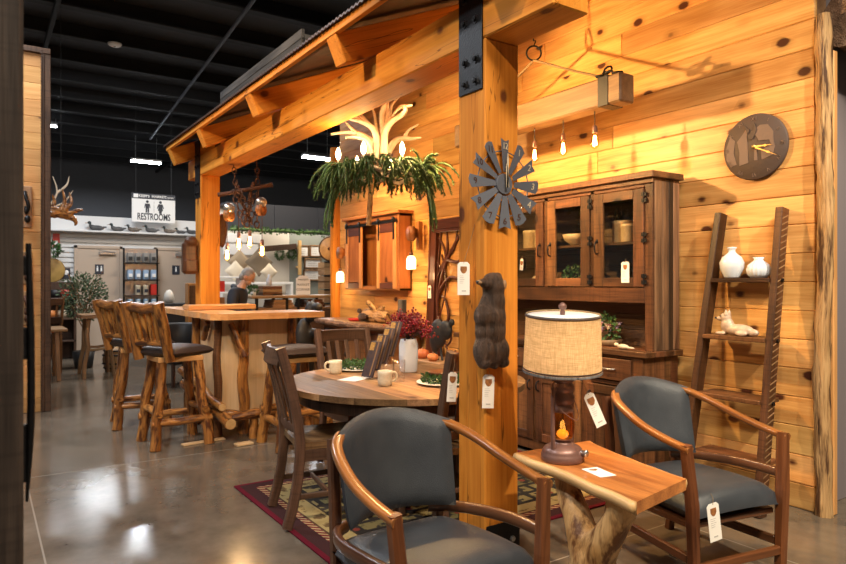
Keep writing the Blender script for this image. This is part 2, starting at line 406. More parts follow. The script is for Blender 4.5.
DARKCEIL = plain('dark_ceiling', (.050, .051, .056), .7, var=.4, vs=1.5, c2=(.034, .035, .039))
NEEDLE_ = 0
PURLINM = plain('dark_purlin', (.012, .012, .014), .7)
ROOFM = plain('rusty_roof_metal', (.10, .055, .04), .5, .5, var=.7, vs=4, c2=(.025, .018, .016))
SIDING = plain('white_siding', (.66, .66, .66), .5)
DOORP = plain('beige_door_paint', (.46, .36, .28), .5)
DARKWALL = plain('charcoal_wall', (.050, .051, .058), .7)
GREYWALL = plain('grey_panel', (.030, .032, .041), .6)
SAGE = plain('grey_green_wall', (.21, .23, .21), .7)
OFFW = plain('off_white_wall', (.58, .54, .48), .7)
MAUVE = plain('mauve_grey_wall', (.22, .19, .205), .7)
RED = plain('red_plastic', (.55, .03, .02), .4)
TERRA = plain('orange_pumpkin', (.55, .17, .05), .5, tint=.2)
BLUEG = plain('blue_grey_plastic', (.22, .30, .42), .4, tint=.5)
PACK = plain('clear_packaging', (.52, .50, .47), .35, tint=.6)
SKIN = plain('skin', (.55, .32, .22), .5)
HAIR = plain('grey_hair', (.36, .35, .34), .6, bump=.5, bs=120)
JACKET = plain('navy_jacket', (.020, .026, .042), .7, bump=.2, bs=20)
DENIM = plain('dark_denim', (.03, .035, .06), .8)
TANF = plain('tan_fabric', (.42, .32, .21), .9, bump=.3, bs=200)
TAUPE = plain('taupe_fabric', (.26, .20, .14), .9, bump=.3, bs=200)
CREAMF = plain('cream_fabric', (.66, .58, .46), .9, bump=.3, bs=200)
SHADE = cloth('burlap_shade', (.90, .66, .38), (.62, .40, .20), .45)
# ------------------------------------------------------------------ the setting
def floor_mat():
    m, nt, b = newmat('polished_concrete'); g = G(nt); co = g.n('Attribute', attribute_name='gc').outputs['Vector']
    n1 = g.noise(co, .9, 6, .65, .6); n2 = g.noise(co, 6, 5, .6); n3 = g.noise(g.vmul(co, (3, 14, 3)), 1, 4)
    f = g.math('ADD', g.math('MULTIPLY', g.ramp(n1, .3, .7), .55), g.math('MULTIPLY', g.ramp(n2, .3, .7), .45))
    col = g.mix(f, (.078, .060, .044), (.185, .148, .112)); sx = g.n('SeparateXYZ'); g.l(co, sx.inputs[0])
    k = None
    for ax, off, per in ((0, 1.68, 3.1), (1, 4.97, 3.1)):
        d = g.math('ABSOLUTE', g.math('SUBTRACT', g.math('MODULO', g.math('ADD', sx.outputs[ax], 62-off+per/2), per), per/2))
        q = g.ramp(d, .006, .003); k = q if k is None else g.math('MAXIMUM', k, q)
    col = g.mix(g.math('MULTIPLY', k, .7), col, (.36, .32, .27))
    g.l(col, b.inputs['Base Color']); g.l(g.ramp(n1, .3, .7, .13, .22), b.inputs['Roughness']); b.inputs['Specular IOR Level'].default_value = .55
    g.l(g.bump(g.math('ADD', n2, g.math('MULTIPLY', k, -1.)), .012, .01), b.inputs['Normal']); return m
f = MB(); f.bx(-9, 12, -5, 25, -.1, 0, .001); struct('floor', f, floor_mat())
f = MB(); f.bx(-9, 12, -5, 25, 5.62, 5.7, .001); struct('ceiling', f, DARKCEIL)
for i in range(17):
    y = 2.9 + i*1.32
    b = MB(); b.bx(-8.9, 11.9, y-.04, y+.04, 5.38, 5.62, .004); b.bx(-8.9, 11.9, y-.12, y+.04, 5.37, 5.39, .004)
    struct('ceiling_purlin', b, PURLINM)
for x in (.9, 5.2):
    b = MB(); b.bx(x-.03, x+.03, -5, 25, 5.28, 5.37); struct('ceiling_brace', b, PURLINM)
b = MB(); b.bx(-9, 12, 24.8, 25, 0, 5.6, .001); struct('wall_far', b, DARKWALL)
b = MB(); b.bx(-9.1, -9, -5, 25, 0, 5.6, .001); struct('wall_left', b, OFFW)
b = MB(); b.bx(12, 12.1, -5, 25, 0, 5.6, .001); struct('wall_east', b, OFFW)
b = MB(); b.bx(-9, 12, -5.1, -5, 0, 5.6, .001); struct('wall_behind', b, OFFW)
# pine wall, real tongue and groove boards
b = MB(); z0 = 1.4 - 8*.178
for i in range(23):
    za = max(.0, z0+i*.178); zb = z0+(i+1)*.178; y = 1.99
    while y < 8.33:
        y1 = min(8.35, y + random.uniform(1.1, 3.6))
        if 8.35-y1 < .5: y1 = 8.35
        b.bx(4.2, 4.23, y, y1-.0012, za+.0006, zb-.0006, .0055, 1); y = y1
struct('wall_right', b, PINE)
b = MB(); b.bx(4.23, 4.36, 2.0, 8.35, 0, 3.95, .003); struct('wall_right_core', b, OAK)
b = MB(); b.bx(4.36, 8, 2.02, 2.12, 0, 5.37, .003); struct('wall_right_return', b, MAUVE)
# partition with boards at the left
b = MB()
for i in range(23):
    za = max(.0, z0+i*.178); zb = min(3.86, z0+(i+1)*.178)
    if zb > za: b.bx(-.35, .56, 8.2, 8.23, za+.0006, zb-.0006, .004, 0)
struct('wall_partition', b, PINEP)
b = MB(); b.bx(-.35, .60, 8.23, 8.4, 0, 3.86); struct('wall_partition_core', b, OAK)
b = MB(); b.bx(.545, .575, 8.165, 8.215, .0, 3.9, .004, 2)
for i in range(118): b.ell((.545, 8.165, .03+i*.033), (.010, .012, .010), 6, 4)
b.bx(.575, .635, 8.17, 8.40, 0, 3.9, .006, 2); b.bx(-.35, .635, 8.16, 8.40, 3.86, 3.92, .006, 0)
struct('trim_1', b, BARND)
# back of the shop: restroom block with ribbed siding
b = MB()
for i in range(24):
    z = i*.1; b.bx(-2, 4.6, 14.9, 15, z, z+.062, .002, 0); b.bx(-2, 4.6, 14.93, 15, z+.062, z+.1, .001, 0)
b.bx(-2, 4.6, 14.62, 15.0, 2.40, 2.435, .004); b.bx(-2, 4.6, 14.88, 15.0, 2.435, 2.74, .004)
struct('wall_back', b, SIDING)
def door(n, x0, x1):
    e = bpy.data.objects.new('door_%d' % n, None); COL.objects.link(e); e.location = (x0, 14.86, 0); e['kind'] = 'structure'
    w = x1-x0; q = MB(); q.bx(.06, w-.06, 0, .03, 0, 2.08); obj('door_panel', q, DOORP, e)
    q = MB(); q.bx(0, .06, -.02, .04, 0, 2.14); q.bx(w-.06, w, -.02, .04, 0, 2.14); q.bx(0, w, -.02, .04, 2.08, 2.14); obj('door_frame', q, DOORP, e)
    q = MB(); q.bx(w*.5, w*.85, -.06, 0, 1.96, 2.02); q.bar((w*.85, -.05, 2.0), (w*.45, -.2, 2.05), .02, .015); obj('door_closer', q, STEEL, e)
    q = MB(); q.bx(w*.42, w*.60, -.012, -.001, 1.56, 1.76); s = obj('door_placard', q, INK, e)
    q = MB()
    for xx in ((w*.51,) if n == 2 else (w*.47, w*.55)):
        q.ell((xx, -.014, 1.715), (.013, .003, .016), 8, 5); q.bx(xx-.016, xx+.016, -.016, -.012, 1.62, 1.695)
    obj('pictogram', q, WHITE, s)
door(1, 1.56, 2.46); door(2, 3.08, 3.95)
# bulkhead and the white shop wall behind
b = MB()
for i in range(9): b.bx(3.9+i*.95, 3.9+(i+1)*.95-.006, 12.5, 12.62, 2.39, 2.93, .004)
b.bx(3.9, 12, 12.62, 14, 2.9, 2.93); struct('wall_bulkhead', b, GREYWALL)
b = MB(); b.bx(3.95, 5.45, 13.2, 13.3, 0, 2.9, .002); struct('wall_shop', b, OFFW)
b = MB(); b.bx(5.45, 12, 13.2, 13.3, 0, 2.9, .002); struct('wall_shop_grey', b, SAGE)

# ------------------------------------------------------------------ timber frame
def post(x, y, h, label, plates):
    t = thing('timber_post', label, 'post', (x, y, 0))
    q = MB(); q.box((0, 0, h/2), (.22, .22, h), .008, 2); obj('shaft', q, TIMBER, t)
    for side in (-1, 1):
        q = MB(); q.bx(side*.111, side*.119, -.095, .095, 2.36, 3.02, .001); p = obj('steel_plate', q, BLACKM, t)
        if plates:
            for z in (2.41, 2.52, 2.72, 2.84):
                for yy in (-.045, .045):
                    q = MB(); Mr = rot('Y', 90*side)
                    q.lathe([(.026, 0), (.024, .004), (.014, .004), (.014, .016), (.001, .018)], 6, (side*.119, yy, z), Mr.to_3x3(), False); obj('bolt', q, BLACKM, p)
        q = MB(); q.bx(-.105, .112, side*.111, side*.117, .004, .19, .001)
        p = obj('base_plate', q, BLACKM, t)
        for xx in (-.05, .06):
            q = MB(); q.lathe([(.016, 0), (.014, .012), (.001, .014)], 6, (xx, side*.117, .1), rot('X', -90*side*-1 if False else (90 if side < 0 else -90)).to_3x3(), False); obj('bolt', q, STEEL, p)
    return t
post(2.18, 2.64, 2.61, 'front timber post carrying the windmill clock and bear carving', True)
post(2.18, 7.70, 2.61, 'rear orange timber post behind the log bar', True)
b = MB(); b.bx(2.07, 2.29, 2.06, 8.12, 2.61, 2.835, .008, 1)
tag(obj('timber_beam', b, TIMBER), 'long honey timber beam resting on both timber posts', 'beam')
sl = .42; cs = 1/math.hypot(1, sl)
RL = ['rafter nearest the camera above the front end of the beam', 'rafter tail above the middle of the beam, largest in view', 'rafter tail in front of the grey plank box', 'small rafter tail near the rear post', 'end rafter at the far tip of the roof']
for i, y in enumerate((2.2, 3.715, 5.25, 6.73, 7.95)):
    b = MB(); a = V((1.84, y, 2.842)); e = V((4.19, y, 2.842+2.35*sl)); b.bar(a, e, .135, .185, bev=.006)
    tag(obj('rafter', b, TIMBER), RL[i], 'rafter', 'rafters')
b = MB(); b.bx(1.80, 1.835, 1.9, 8.05, 2.925, 2.978, .003, 1); tag(obj('eave_board', b, TIMBER), 'orange board along the eave on top of the rafter tails', 'board')
b = MB(); n = 250; prof = []
for i in range(n*2+1):
    y = 1.88 + i*(6.2/(n*2)); prof.append((y, .007*math.sin(i*PI/2.0)))
vs = []; x0, x1 = 1.775, 4.19
for y, d in prof:
    for x, dz in ((x0, .008), (x1, .008), (x0, -.004), (x1, -.004)): vs.append((x, y, 2.98 + (x-1.80)*sl + d + dz + .008))
fs = []
for i in range(len(prof)-1):
    a = i*4; c = a+4
    fs += [[a, a+1, c+1, c], [a+2, c+2, c+3, a+3], [a, c, c+2, a+2], [a+1, a+3, c+3, c+1]]
b.add(vs, fs, None, .5); tag(obj('roof', b, ROOFM), 'rusty corrugated metal lean-to roof over the display', 'roof')
t = thing('plank_box', 'weathered grey plank box standing on top of the metal roof', 'box', (2.03, 4.68, 3.17))
for k in range(3):
    q = MB(); q.bx(0, .03, 0, 2.05, -.06+k*.075, .013+k*.075, .004, 1); obj('board', q, CHARW, t)
    q = MB(); q.bx(.03, .24, 0, .03, .0+k*.043, .041+k*.043, .004, 0); obj('board', q, CHARW, t)
# log trims at the wall ends
b = MB(); b.log((4.190, 1.937, 0), (4.190, 1.937, 3.0), .044, .046, 16, .3, .012, 60); tag(obj('log_post', b, LOGB), 'bark edged log trim closing the right end of the pine wall', 'log')
b = MB(); b.bx(4.238, 4.285, 1.90, 2.0, 0, 2.79, .006, 2); tag(obj('corner_board', b, PINEP), 'pale upright board beside the bark edged log', 'board')
b = MB(); b.log((4.29, 1.815, 2.99), (5.6, 1.80, 2.95), .19, .20, 16, .12, .01, 12); tag(obj('header_log', b, BARK), 'thick dark bark log at the top right corner', 'log')
b = MB(); b.log((4.21, 8.47, 0), (4.21, 8.47, 3.3), .10, .09, 14, .10, .02, 30); tag(obj('log_post', b, TIMBER), 'orange log post at the far end of the pine wall', 'log')
b = MB(); b.bx(-.5, .0535, 1.14, 1.2, 0, 3.2, .006, 2)
o = tag(obj('barn_post', b, DUSK), 'dark barn wood post in the left foreground', 'post')
o = thing('door_pull', 'black iron pull bar hanging beside the left foreground post', 'handle', (.068, 1.19, 0))
q = MB(); q.tube([(-.006, 0, 1.46), (-.003, -.003, 1.32), (-.003, -.004, 1.18), (-.008, 0, 1.06)], [.004, .0055, .0055, .002], 8, 5); obj('bar', q, BLACKM, o)
q = MB(); q.bx(-.016, -.006, -.003, .005, 1.09, 1.18, .002); q.bx(-.016, -.004, -.003, .005, 1.28, 1.33, .002); q.bx(-.016, -.004, -.003, .005, 1.41, 1.44, .002); obj('bracket', q, BLACKM, o)
def remesh(mb, vox, axis=2, sm=True, it=2):
    me = bpy.data.meshes.new('t'); me.from_pydata(mb.v, [], mb.f); o = bpy.data.objects.new('t', me); COL.objects.link(o)
    r = o.modifiers.new('r', 'REMESH'); r.mode = 'VOXEL'; r.voxel_size = vox
    s = o.modifiers.new('s', 'SMOOTH'); s.iterations = it; s.factor = .5
    bpy.context.view_layer.update()
    m2 = bpy.data.meshes.new_from_object(o.evaluated_get(bpy.context.evaluated_depsgraph_get()))
    q = MB(); vs = [v.co.copy() for v in m2.vertices]; od = [axis]+[k for k in range(3) if k != axis]
    q.add(vs, [list(p.vertices) for p in m2.polygons], [[v[k] for k in od] for v in vs], None, sm)
    bpy.data.objects.remove(o); bpy.data.meshes.remove(me); bpy.data.meshes.remove(m2); return q

# ------------------------------------------------------------------ big hutch on the pine wall
H = thing('hutch', 'tall dark reclaimed wood hutch with glass doors against the pine wall', 'hutch', (3.97, 3.946, 0))
def hw(x0, x1, y0, y1, z0, z1, bev=.004, ax=None): 
    q = MB(); q.bx(x0-3.97, x1-3.97, y0-3.946, y1-3.946, z0, z1, bev, ax); return q
YA, YB = 2.87, 5.022
q = MB()
for y0, y1 in ((YA+.03, YA+.052), (YB-.052, YB-.03)):
    xs = [3.78, 3.89, 4.0, 4.07, 4.15]
    for i in range(4): q.bx(xs[i]-3.97+.001, xs[i+1]-3.97-.001, y0-3.946, y1-3.946, .05, .88, .003, 2)
for y in (YA+.03, YB-.13, 3.36, 4.43, 3.90): q.bx(3.76-3.97, 3.78-3.97, y-3.946, y+.1-3.946, .05, .88, .003, 2)
q.bx(3.762-3.97, 3.78-3.97, -1.04, 1.04, .86, .88); q.bx(3.762-3.97, 3.78-3.97, -1.04, 1.04, .66, .695); q.bx(3.755-3.97, 3.78-3.97, -1.05, 1.05, .03, .11)
q.bx(3.79-3.97, 4.14-3.97, -1.03, 1.03, .05, .08)
obj('base_cabinet', q, BARN, H)
q = MB(); q.bx(4.125-3.97, 4.15-3.97, -1.04, 1.04, .08, .88); obj('back_panel', q, BARND, H)
q = MB()
for k in range(4): q.bx(3.735-3.97+k*.104, 3.735-3.97+(k+1)*.104-.001, -1.09, 1.09, .88, .92, .004, 1)
obj('countertop', q, BARN, H)
cols = [(2.99, 3.385), (3.455, 3.925), (3.967, 4.437), (4.507, 4.902)]
for i, (a, b) in enumerate(cols):
    d = obj('drawer', hw(3.742, 3.762, a, b, .70, .855), BARN, H); m_ = (a+b)/2
    q = MB(); q.tube([(3.742-3.97, m_-.06-3.946, .78), (3.715-3.97, m_-.05-3.946, .78), (3.715-3.97, m_+.05-3.946, .78), (3.742-3.97, m_+.06-3.946, .78)], .006, 8, 3); obj('pull', q, STEEL, d)
    q = MB(); w = .065
    q.bx(3.742-3.97, 3.762-3.97, a-3.946, a+w-3.946, .115, .655, .003, 2); q.bx(3.742-3.97, 3.762-3.97, b-w-3.946, b-3.946, .115, .655, .003, 2)
    q.bx(3.742-3.97, 3.762-3.97, a+w-3.946, b-w-3.946, .115, .18, .003, 1); q.bx(3.742-3.97, 3.762-3.97, a+w-3.946, b-w-3.946, .59, .655, .003, 1)
    n = 3
    for k in range(n):
        y0 = a+w+(b-a-2*w)*k/n; q.bx(3.752-3.97, 3.762-3.97, y0-3.946, y0+(b-a-2*w)/n-.002-3.946, .18, .59, .002, 2)
    d = obj('door', q, BARN, H)
    hy = (b-.03 if i in (0, 1) else a+.03) - 3.946
    q = MB(); q.tube([(3.742-3.97, hy, .60), (3.715-3.97, hy, .585), (3.715-3.97, hy, .535), (3.742-3.97, hy, .52)], .006, 8, 3); obj('pull', q, BLACKM, d)
# upper
for y0, y1 in ((YA+.01, YA+.035), (YB-.035, YB-.01)):
    q = MB(); xs = [3.862, 3.95, 4.02, 4.07, 4.14]
    for i in range(4): q.bx(xs[i]-3.97+.001, xs[i+1]-3.97-.001, y0-3.946, y1-3.946, .92, 2.12, .003, 2)
    obj('side_panel', q, BARNS, H)
q = MB()
for y0, y1, z0 in ((YA+.01, 2.946, .92), (YB-.14, YB-.01, .92), (3.40, 3.438, 1.36), (3.888, 3.932, 1.36), (4.392, 4.428, 1.36)): q.bx(3.84-3.97, 3.862-3.97, y0-3.946, y1-3.946, z0, 2.12, .003, 2)
q.bx(3.84-3.97, 3.862-3.97, YA+.076-3.946, YB-.14-3.946, 2.06, 2.12, .003, 1); q.bx(3.838-3.97, 3.864-3.97, YA+.076-3.946, YB-.14-3.946, 1.25, 1.36, .003, 1)
obj('face_frame', q, BARN, H)
q = MB(); q.bx(3.80-3.97, 4.15-3.97, YA-.02-3.946, YB+.02-3.946, 2.12, 2.165, .005, 1); q.bx(3.825-3.97, 3.84-3.97, YA-.002-3.946, YB+.002-3.946, 2.085, 2.12); obj('crown', q, BARN, H)
q = MB()
for k in range(10): q.bx(4.115-3.97, 4.138-3.97, -1.045, 1.045, .92+k*.12, .92+(k+1)*.12-.002, .002, 1)
obj('back_panel', q, BACKW, H)
for z in (1.34, 1.69):
    obj('shelf', hw(3.872 if z > 1.5 else 3.864, 4.115, YA+.04, YB-.04, z-.02, z, .003, 1), BARN, H)
ucols = [(2.948, 3.398), (3.440, 3.886), (3.934, 4.39), (4.43, 4.88)]
for i, (a, b) in enumerate(ucols):
    q = MB(); w = .09; x0, x1 = 3.828-3.97, 3.848-3.97
    q.bx(x0, x1, a-3.946, a+w-3.946, 1.365, 2.055, .003, 2); q.bx(x0, x1, b-w-3.946, b-3.946, 1.365, 2.055, .003, 2)
    q.bx(x0, x1, a+w-3.946, b-w-3.946, 1.365, 1.43, .003, 1); q.bx(x0, x1, a+w-3.946, b-w-3.946, 1.985, 2.055, .003, 1)
    d = obj('glass_door', q, BARN, H)
    obj('pane', hw(3.838, 3.842, a+w-.004, b-w+.004, 1.425, 1.99, .001), PANE, d)
    right = i in (0, 1)
    hy = (b-.035 if right else a+.035) - 3.946
    q = MB(); q.tube([(x0, hy, 1.70), (x0-.024, hy, 1.69), (x0-.024, hy, 1.62), (x0, hy, 1.61)], .006, 8, 3); q.ell((x0-.003, hy, 1.705), (.006, .012, .016), 8, 5); obj('pull', q, BLACKM, d)
    ye = (a-.003 if right else b+.003) - 3.946
    for z in (1.42, 1.71, 1.99):
        q = MB(); q.bx(x0-.004, x0+.002, ye-.022, ye+.022, z-.035, z-.008, .002); q.bx(x0-.004, x0+.002, ye-.022, ye+.022, z+.008, z+.035, .002); q.cyl((x0-.004, ye, z-.038), (x0-.004, ye, z+.038), .005, 8); obj('hinge', q, BLACKM, d)
# things inside the hutch
def lath(name, prof, m, loc, label, cat, group=None, flute=0, fk=12, n=28):
    q = MB(); q.lathe(prof, n, flute=flute, fk=fk); return tag(obj(name, q, m, None, loc), label, cat, group)
def can(r, h): return [(0.001, 0), (r*.95, 0), (r, .01), (r, h*.8), (r*1.04, h*.82), (r*1.04, h*.97), (r*.9, h), (.001, h)]
lath('canister', can(.075, .17), BOWLC, (4.01, 3.275, 1.69), 'tall tan stoneware canister on the shelf behind the right hutch door', 'canister')
lath('canister', can(.06, .135), BOWLC, (3.95, 3.165, 1.69), 'shorter tan canister in front of the tall one behind the right hutch door', 'canister')
lath('canister', can(.08, .16), BOWLC, (4.01, 4.25, 1.69), 'taller tan canister on the shelf behind the hutch door beside the post', 'canister')
lath('canister', can(.062, .13), BOWLC, (3.95, 4.07, 1.69), 'shorter tan canister behind the hutch door beside the post', 'canister')
lath('bowl', [(.001, 0), (.05, 0), (.06, .012), (.10, .045), (.118, .09), (.112, .09), (.095, .05), (.05, .02), (.001, .018)], BOWLC, (3.97, 3.69, 1.69), 'tan fluted bowl on the shelf behind the middle hutch door', 'bowl', None, .03, 20)
lath('gourd', [(.001, .002), (.06, .0), (.095, .03), (.09, .07), (.055, .105), (.02, .12), (.001, .122)], BOWLC, (3.96, 4.10, 1.342), 'pale round gourd on the hutch floor beside the post', 'gourd', None, .05, 8)
lath('gourd', [(.001, .002), (.05, .0), (.075, .03), (.07, .065), (.04, .10), (.001, .11)], BOWLC, (3.95, 3.80, 1.342), 'pale round gourd low behind the middle hutch door', 'gourd', None, .05, 8)
lath('candle', can(.035, .09), CREAMC, (4.0, 3.56, 1.443), 'small cream candle jar among greenery in the hutch', 'candle')
q = MB(); q.bx(-.08, .08, -.09, .09, 0, .10, .006); tag(obj('wooden_box', q, BARND, None, (4.0, 3.58, 1.342)), 'dark small wooden box under the cream candle in the hutch', 'box')
def foliage(mb, c, R, n, ls, flat=.8, squash=(1, 1, 1), lw=.35):
    for i in range(n):
        d = V((random.gauss(0, 1), random.gauss(0, 1), random.gauss(0, 1))).normalized(); rr = random.random()**.4
        p = V(c) + V((d.x*R*squash[0], d.y*R*squash[1], d.z*R*squash[2]))*rr
        a = (d + V((random.uniform(-.8, .8), random.uniform(-.8, .8), random.uniform(-.5, .8)))).normalized()*ls*random.uniform(.6, 1.3)
        s = a.cross(V((random.random(), random.random(), random.random()-.5))).normalized()*ls*lw
        up = a.cross(s).normalized()*ls*.12
        mb.add([p, p+a*.5+s+up, p+a, p+a*.5-s+up], [[0, 1, 2], [0, 2, 3]], None, random.random())
q = MB(); foliage(q, (0, 0, .12), .075, 170, .03); tag(obj('greenery', q, LEAF, None, (3.935, 3.70, 1.33)), 'bunch of green leaves low behind the middle hutch door', 'greenery')
def twigs(mb, n, h, sp, r=.003):
    for i in range(n):
        a = random.uniform(0, 2*PI); e = V((math.cos(a)*sp*random.uniform(.3, 1), math.sin(a)*sp*random.uniform(.3, 1), h*random.uniform(.7, 1)))
        m_ = e*.5 + V((random.uniform(-.02, .02), random.uniform(-.02, .02), .02)); mb.tube([(0, 0, 0), m_, e], [r, r*.8, r*.4], 5, 3)
        for k in range(3):
            b0 = m_.lerp(e, random.uniform(0, .8)); mb.tube([b0, b0+V((random.uniform(-.05, .05), random.uniform(-.05, .05), random.uniform(.02, .06)))], [r*.6, r*.3], 4)
for y, lb in ((3.30, 'dark twig bundle behind the canisters of the right hutch door'), (3.68, 'dark twig bundle behind the fluted bowl'), (4.12, 'dark twig bundle behind the canisters beside the post')):
    q = MB(); twigs(q, 14, .27, .055, .004); tag(obj('twig_bundle', q, BLACKP, None, (4.05, y+.02, 1.695)), lb, 'twigs', None)
q = MB(); twigs(q, 12, .22, .06, .005); tag(obj('twig_bundle', q, BLACKP, None, (4.03, 3.25, 1.346)), 'dark twig bundle on the hutch floor behind the right door', 'twigs')
# flowers on the counter
t = thing('flower_basket', 'basket of pink and cream flowers on the hutch counter behind the lamp', 'flowers', (3.93, 3.36, .92))
q = MB(); q.lathe([(.001, 0), (.09, 0), (.12, .05), (.11, .05), (.08, .01), (.001, .01)], 20); obj('basket', q, OAK, t)
FL = [plain('pink_petals', (.48, .20, .20), .6, tint=.4), plain('cream_petals', (.62, .50, .34), .6, tint=.3), plain('mauve_petals', (.40, .28, .40), .6, tint=.3)]
for k, m in enumerate(FL):
    q = MB()
    for i in range(11):
        a = random.uniform(0, 2*PI); r_ = random.uniform(.02, .14); c = V((math.cos(a)*r_*.8, math.sin(a)*r_*1.15, .07+random.uniform(0, .13)*(1-r_*4)+.03))
        for j in range(7):
            b_ = j*2*PI/7; d = V((math.cos(b_), math.sin(b_), .7)).normalized()*.026; s = V((-math.sin(b_), math.cos(b_), 0))*.012
            q.add([c, c+d*.6+s, c+d, c+d*.6-s], [[0, 1, 2, 3]], None, random.random())
        q.ell(c, (.012, .012, .010), 6, 4)
    obj(('pink_flowers', 'cream_flowers', 'mauve_flowers')[k], q, m, t)
q = MB(); foliage(q, (0, 0, .135), .10, 140, .035); obj('leaves', q, LEAF, t)
q = MB(); q.ell((0, 0, .02), (.02, .05, .018)); q.ell((0, .06, .03), (.014, .02, .014)); q.ell((0, -.05, .015), (.012, .05, .008))
tag(obj('lizard_ornament', q, CREAMC, None, (3.80, 3.10, .92)), 'small pale ornament lying at the right front of the hutch counter', 'ornament')

# ------------------------------------------------------------------ ladder shelf, vases, figurine
L = thing('ladder_shelf', 'brown leaning ladder shelf against the pine wall beside the hutch', 'shelf', (4.0, 2.38, 0))
def lx(z): return 4.16 - (1.86-z)*.165 - 4.0
for yt, yb in ((2.575-2.38, 2.66-2.38), (2.165-2.38, 2.14-2.38)):
    q = MB(); sg = 1 if yt > 0 else -1
    q.sweep([(lx(0), yb, 0), (lx(1.86), yt, 1.86)], rect(.045, .085, .004), (1, 0, 0)); rl = obj('rail', q, CHERRY if 0 else BARN, L)
    if sg > 0: continue
    q = MB()
    for i in range(46):
        z = .05+i*.039; yy = yb+(yt-yb)*z/1.86
        q.bar((lx(z)-.036, yy-.0235, z-.012), (lx(z)+.036, yy-.0235, z+.012), .002, .007, bev=.0005)
    obj('saw_marks', q, OAK, rl)
for z, dp in ((1.425, .15), (1.055, .19), (.68, .23), (.30, .27)):
    w0 = (2.575-2.38) + (2.66-2.575)*(1-z/1.86) - .022; w1 = (2.165-2.38) - .025*(1-z/1.86) + .022
    q = MB(); q.bx(lx(z)-.06, lx(z)-.06+dp, w1, w0, z-.028, z, .004, 1); obj('shelf', q, BARN, L)
    q = MB(); q.cyl((lx(z), w1-.05, z-.014), (lx(z), w1-.06, z-.014), .012, 8); obj('bolt', q, BLACKM, L)
lath('vase', [(.001, 0), (.05, 0), (.056, .01), (.083, .075), (.086, .115), (.068, .155), (.032, .185), (.025, .195), (.025, .212), (.034, .222), (.034, .23), (.024, .23), (.001, .20)], CERAM, (4.10, 2.462, 1.426), 'tall white bottle vase on the top ladder shelf', 'vase').scale = (0.88, 0.88, 0.88)
lath('vase', [(.001, 0), (.05, 0), (.07, .025), (.077, .055), (.066, .09), (.035, .115), (.028, .125), (.036, .142), (.028, .142), (.001, .12)], CERAM, (4.10, 2.282, 1.426), 'short white fluted vase on the top ladder shelf', 'vase', None, .045, 16, 64).scale = (0.92, 0.92, 0.92)
q = MB(); q.ell((0, -.01, .045), (.05, .12, .045)); q.ell((0, -.12, .03), (.028, .05, .028)); q.ell((0, .085, .075), (.042, .055, .06)); q.ell((0, .10, .135), (.038, .045, .038)); q.ell((-.01, .145, .125), (.02, .03, .018))
for s in (-1, 1):
    q.lathe([(.018, 0), (.012, .025), (.002, .045)], 8, (s*.022, .085, .155)); q.ell((s*.03, .13, .014), (.014, .045, .014)); q.ell((s*.04, -.05, .02), (.018, .05, .02))
q = remesh(q, .006, 1)
t = thing('dog_figurine', 'tan and white lying dog figurine on the second ladder shelf', 'figurine', (4.03, 2.38, 1.055))
t.scale = (.82, .82, .85)
obj('body', q, plain('figurine_glaze', (.66, .56, .46), .35, var=.5, vs=14, c2=(.36, .20, .11)), t)
q = MB(); q.ell((-.02, .172, .130), (.009, .009, .008)); q.ell((-.036, .125, .148), (.005, .005, .006)); q.ell((.036, .125, .148), (.005, .005, .006)); obj('nose_and_eyes', q, BLACKP, t)

# ------------------------------------------------------------------ round moose clock on the wall
K = thing('wall_clock', 'round dark brown wall clock with a carved moose and gold hands', 'clock', (4.196, 2.352, 2.278))
MW = Mx(((0, 0, 1, 0), (-1, 0, 0, 0), (0, 1, 0, 0), (0, 0, 0, 1))) # disc xy -> wall yz, facing -x
def wallM(dx): # local (u right as seen, v up, w out of wall)
    return Mx(((0, 0, -1, -dx), (-1, 0, 0, 0), (0, 1, 0, 0), (0, 0, 0, 1)))
KB = plain('clock_brown', (.075, .05, .042), .65, bump=.2, bs=60); KL = plain('clock_relief', (.17, .115, .095), .65, bump=.2, bs=60)
q = MB(); q.lathe([(.001, 0), (.212, 0), (.214, .006), (.214, .018), (.208, .024), (.001, .024)], 64, M=wallM(0).to_3x3()); obj('face', q, KB, K)
def flatpoly(mb, pts, z, t, Mw): mb.prism(pts, t, Mw @ Mx(((1, 0, 0, 0), (0, 0, 1, 0), (0, 1, 0, z), (0, 0, 0, 1))))
q = MB()
flatpoly(q, [(-.02, .10), (.04, .135), (.09, .13), (.125, .08), (.125, .03), (.135, -.02), (.12, -.07), (.05, -.09), (.045, -.03), (.11, .0), (.10, .03), (.03, .035), (.02, .06)], .024, .003, wallM(0))
flatpoly(q, [(-.10, -.11), (-.10, -.02), (-.115, .05), (-.07, .10), (-.05, .13), (-.045, .05), (-.04, -.10)], .024, .003, wallM(0))
flatpoly(q, [(-.19, -.06), (-.19, .02), (-.165, .09), (-.13, .06), (-.14, -.02), (-.12, -.10), (-.16, -.11)], .024, .003, wallM(0))
flatpoly(q, [(.0, -.09), (.0, -.02), (.018, -.02), (.022, -.09)], .024, .003, wallM(0))
obj('relief', q, KL, K)
q = MB()
flatpoly(q, [(-.03, .115), (-.065, .15), (-.05, .11), (-.04, .085), (-.02, .085), (.0, .12), (.005, .155), (.02, .11), (.005, .075), (-.01, .05), (-.03, .05), (-.045, .075)], .027, .004, wallM(0))
obj('moose_antlers', q, KB, K)
q = MB()
for h in range(1, 13):
    a = PI/2 - h*PI/6; q.M = wallM(.026) @ tr(math.cos(a)*.182, math.sin(a)*.182, 0) @ Mx.Rotation(a-PI/2, 4, 'Z'); q.text(['I', 'II', 'III', 'IV', 'V', 'VI', 'VII', 'VIII', 'IX', 'X', 'XI', 'XII'][h-1], .034, Mx.Identity(4)); q.M = None
